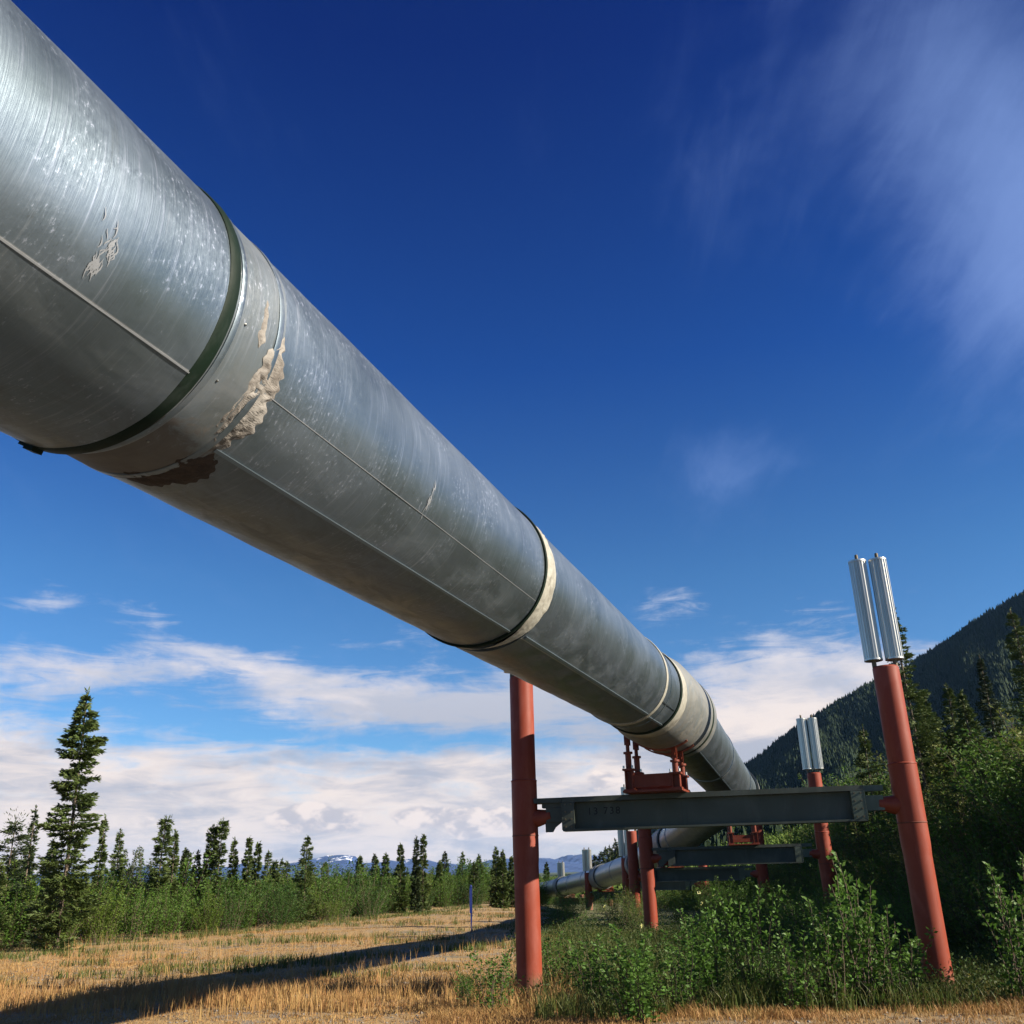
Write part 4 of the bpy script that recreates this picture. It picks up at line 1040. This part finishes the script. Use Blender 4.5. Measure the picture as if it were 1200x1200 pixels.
rg = np.random.default_rng(77)
for k in range(46):
    q = bpoint(rg.uniform(645, 880), 1010, 1.0); y_ = rg.uniform(36, 74); x_ = q[0]*y_; sc = .34+.30*rg.random()
    if x_ < .9: continue
    put(bk[1+rg.integers(4)], 'low_shrub', (x_, y_, gz(x_, y_)-.05), rg.random()*6.28, sc, label='low green shrub among the feet of the farther support frames', cat='shrub', group='low shrubs round the far frames')
for k in range(34):
    y_ = rg.uniform(22.5, 40); x_ = rg.uniform(6.6+.05*(y_-20), 10.4+.1*(y_-20)); sc = .50+.22*rg.random()
    put(bk[2+rg.integers(3)], 'shade_shrub', (x_, y_, gz(x_, y_)-.05), rg.random()*6.28, sc, label='low dark shrub in deep shade under and beyond the crossbeams', cat='shrub', group='shaded shrubs beneath the pipeline')
# ------------------------------------------------------------------ hillside woods (a far-off mass)
rg = np.random.default_rng(33)
def hillpoints(n, r0_, r1_, a0, a1, cond):
    out = []
    az_ = np.radians(rg.uniform(a0, a1, n)); r = np.exp(rg.uniform(math.log(r0_), math.log(r1_), n)); x = r*np.sin(az_); y = r*np.cos(az_)
    u = x*C6-y*S6; v = x*S6+y*C6; k = cond(u, v, x, y); return x[k], y[k], u[k], v[k]
def upface(x, y): return hill(x, y)[1]+.10*wob(x, y, 70, 2)+.05*wob(x, y, 25, 1)
x, y, u, v = hillpoints(42000, 190, 1500, 5.0, 40, lambda u, v, x, y: rg.random(len(u)) < np.clip((upface(x, y)-.46)/.2, .06, 1))
n = len(x); h = (4.6+3.6*rg.random(n))*np.clip(.75+v/900, .85, 1.5); z = gz(x, y); wdt = h*(.17+.12*rg.random(n))
K = 5; Vs = []; Fs = []; b = 0
for (za, zb_, ra) in ((.0, .62, 1.0), (.35, .85, .75), (.62, 1.0, .48)):
    a_ = np.arange(K)/K*2*math.pi
    ang = a_[None]+rg.random((n, 1))*6.28; rr = wdt[:, None]*ra*(.65+.7*rg.random((n, K)))
    ring = np.stack([x[:, None]+rr*np.cos(ang), y[:, None]+rr*np.sin(ang), (z+h*za)[:, None]+h[:, None]*.05*rg.normal(size=(n, K))], -1)
    apex = np.stack([x, y, z+h*zb_], -1)[:, None]
    Vv = np.concatenate([ring, apex], 1).reshape(-1, 3); base_ = np.arange(n)[:, None, None]*(K+1)
    ff = np.array([(k, (k+1) % K, K) for k in range(K)])[None]+base_
    Vs.append(Vv); Fs.append(ff.reshape(-1, 3)+b); b += len(Vv)
x, y, u, v = hillpoints(46000, 560, 1500, 5.0, 40, lambda u, v, x, y: rg.random(len(u)) < np.clip((upface(x, y)-.52)/.16, 0, 1))
n = len(x); h = 6.5+4*rg.random(n); z = gz(x, y); wdt = h*(.24+.1*rg.random(n)); K = 4
ang = (np.arange(K)/K*2*math.pi)[None]+rg.random((n, 1))*6.28; rr = wdt[:, None]*(.7+.6*rg.random((n, K)))
ring = np.stack([x[:, None]+rr*np.cos(ang), y[:, None]+rr*np.sin(ang), (z-.5)[:, None]+0*rr], -1); apex = np.stack([x, y, z+h], -1)[:, None]
Vs.append(np.concatenate([ring, apex], 1).reshape(-1, 3)); Fs.append((np.array([(k, (k+1) % K, K) for k in range(K)])[None]+np.arange(n)[:, None, None]*(K+1)).reshape(-1, 3)+b)
tag(mobj('hillside_forest', np.concatenate(Vs), np.concatenate(Fs), M_forest), kind='stuff', label='dense dark conifer forest covering the steep hillside', cat='forest')
x, y, u, v = hillpoints(18000, 55, 1050, 4.3, 38, lambda u, v, x, y: (u > 6) & (upface(x, y) < .68))
n = len(x); z = gz(x, y); sz_ = (1.1+1.1*rg.random(n))*np.clip(.7+np.hypot(x, y)/330, 1, 3.4); k = 38
dirs = unit(rg.normal(size=(n, k, 3))); dirs[..., 2] = np.abs(dirs[..., 2])
c_ = np.stack([x, y, z], -1)[:, None]+dirs*(sz_[:, None, None]*(.55+.45*rg.random((n, k, 1)))*np.array([1, 1, 1.15]))
lv, lf = leaves(c_.reshape(-1, 3), (dirs+rg.normal(0, .6, dirs.shape)).reshape(-1, 3), np.repeat(.24*sz_/1.6, k)[:, None], .6, rg)
tag(mobj('hillside_brush', lv, lf, M_brush), kind='stuff', label='green brush covering the gentler lower slope of the hill', cat='brush')
# far bush beyond the thicket
az_ = rg.uniform(-38, 9, 3800); r = np.exp(rg.uniform(math.log(95), math.log(900), 3800)); x = r*np.sin(np.radians(az_)); y = r*np.cos(np.radians(az_)); z = gz(x, y)
sz_ = 1.2+.9*rg.random(len(x)); k = 30; n = len(x)
dirs = unit(rg.normal(size=(n, k, 3))); dirs[..., 2] = np.abs(dirs[..., 2])
c_ = np.stack([x, y, z], -1)[:, None]+dirs*(sz_[:, None, None]*(.5+.5*rg.random((n, k, 1))))
lv, lf = leaves(c_.reshape(-1, 3), (dirs+rg.normal(0, .6, dirs.shape)).reshape(-1, 3), .5, .6, rg)
tag(mobj('distant_bush', lv, lf, M_brush), kind='stuff', label='low green bush stretching away to the far mountains', cat='brush')

# ------------------------------------------------------------------ air
HAZE = True
if HAZE:
    mh, t = mat('haze_air')
    vol = t.node('ShaderNodeVolumePrincipled', ins={'Color': (.30, .56, 1, 1), 'Density': 2.6e-5, 'Anisotropy': 0.1})
    t.node('ShaderNodeOutputMaterial', ins={'Volume': vol.outputs[0]})
    mb = MB(); mb.box((0, 6500, 170), (10500, 0, 0), (0, 7600, 0), (0, 0, 300)); tag(mb.obj('haze', mh), kind='stuff', label='thin blue air over the whole valley', cat='haze')
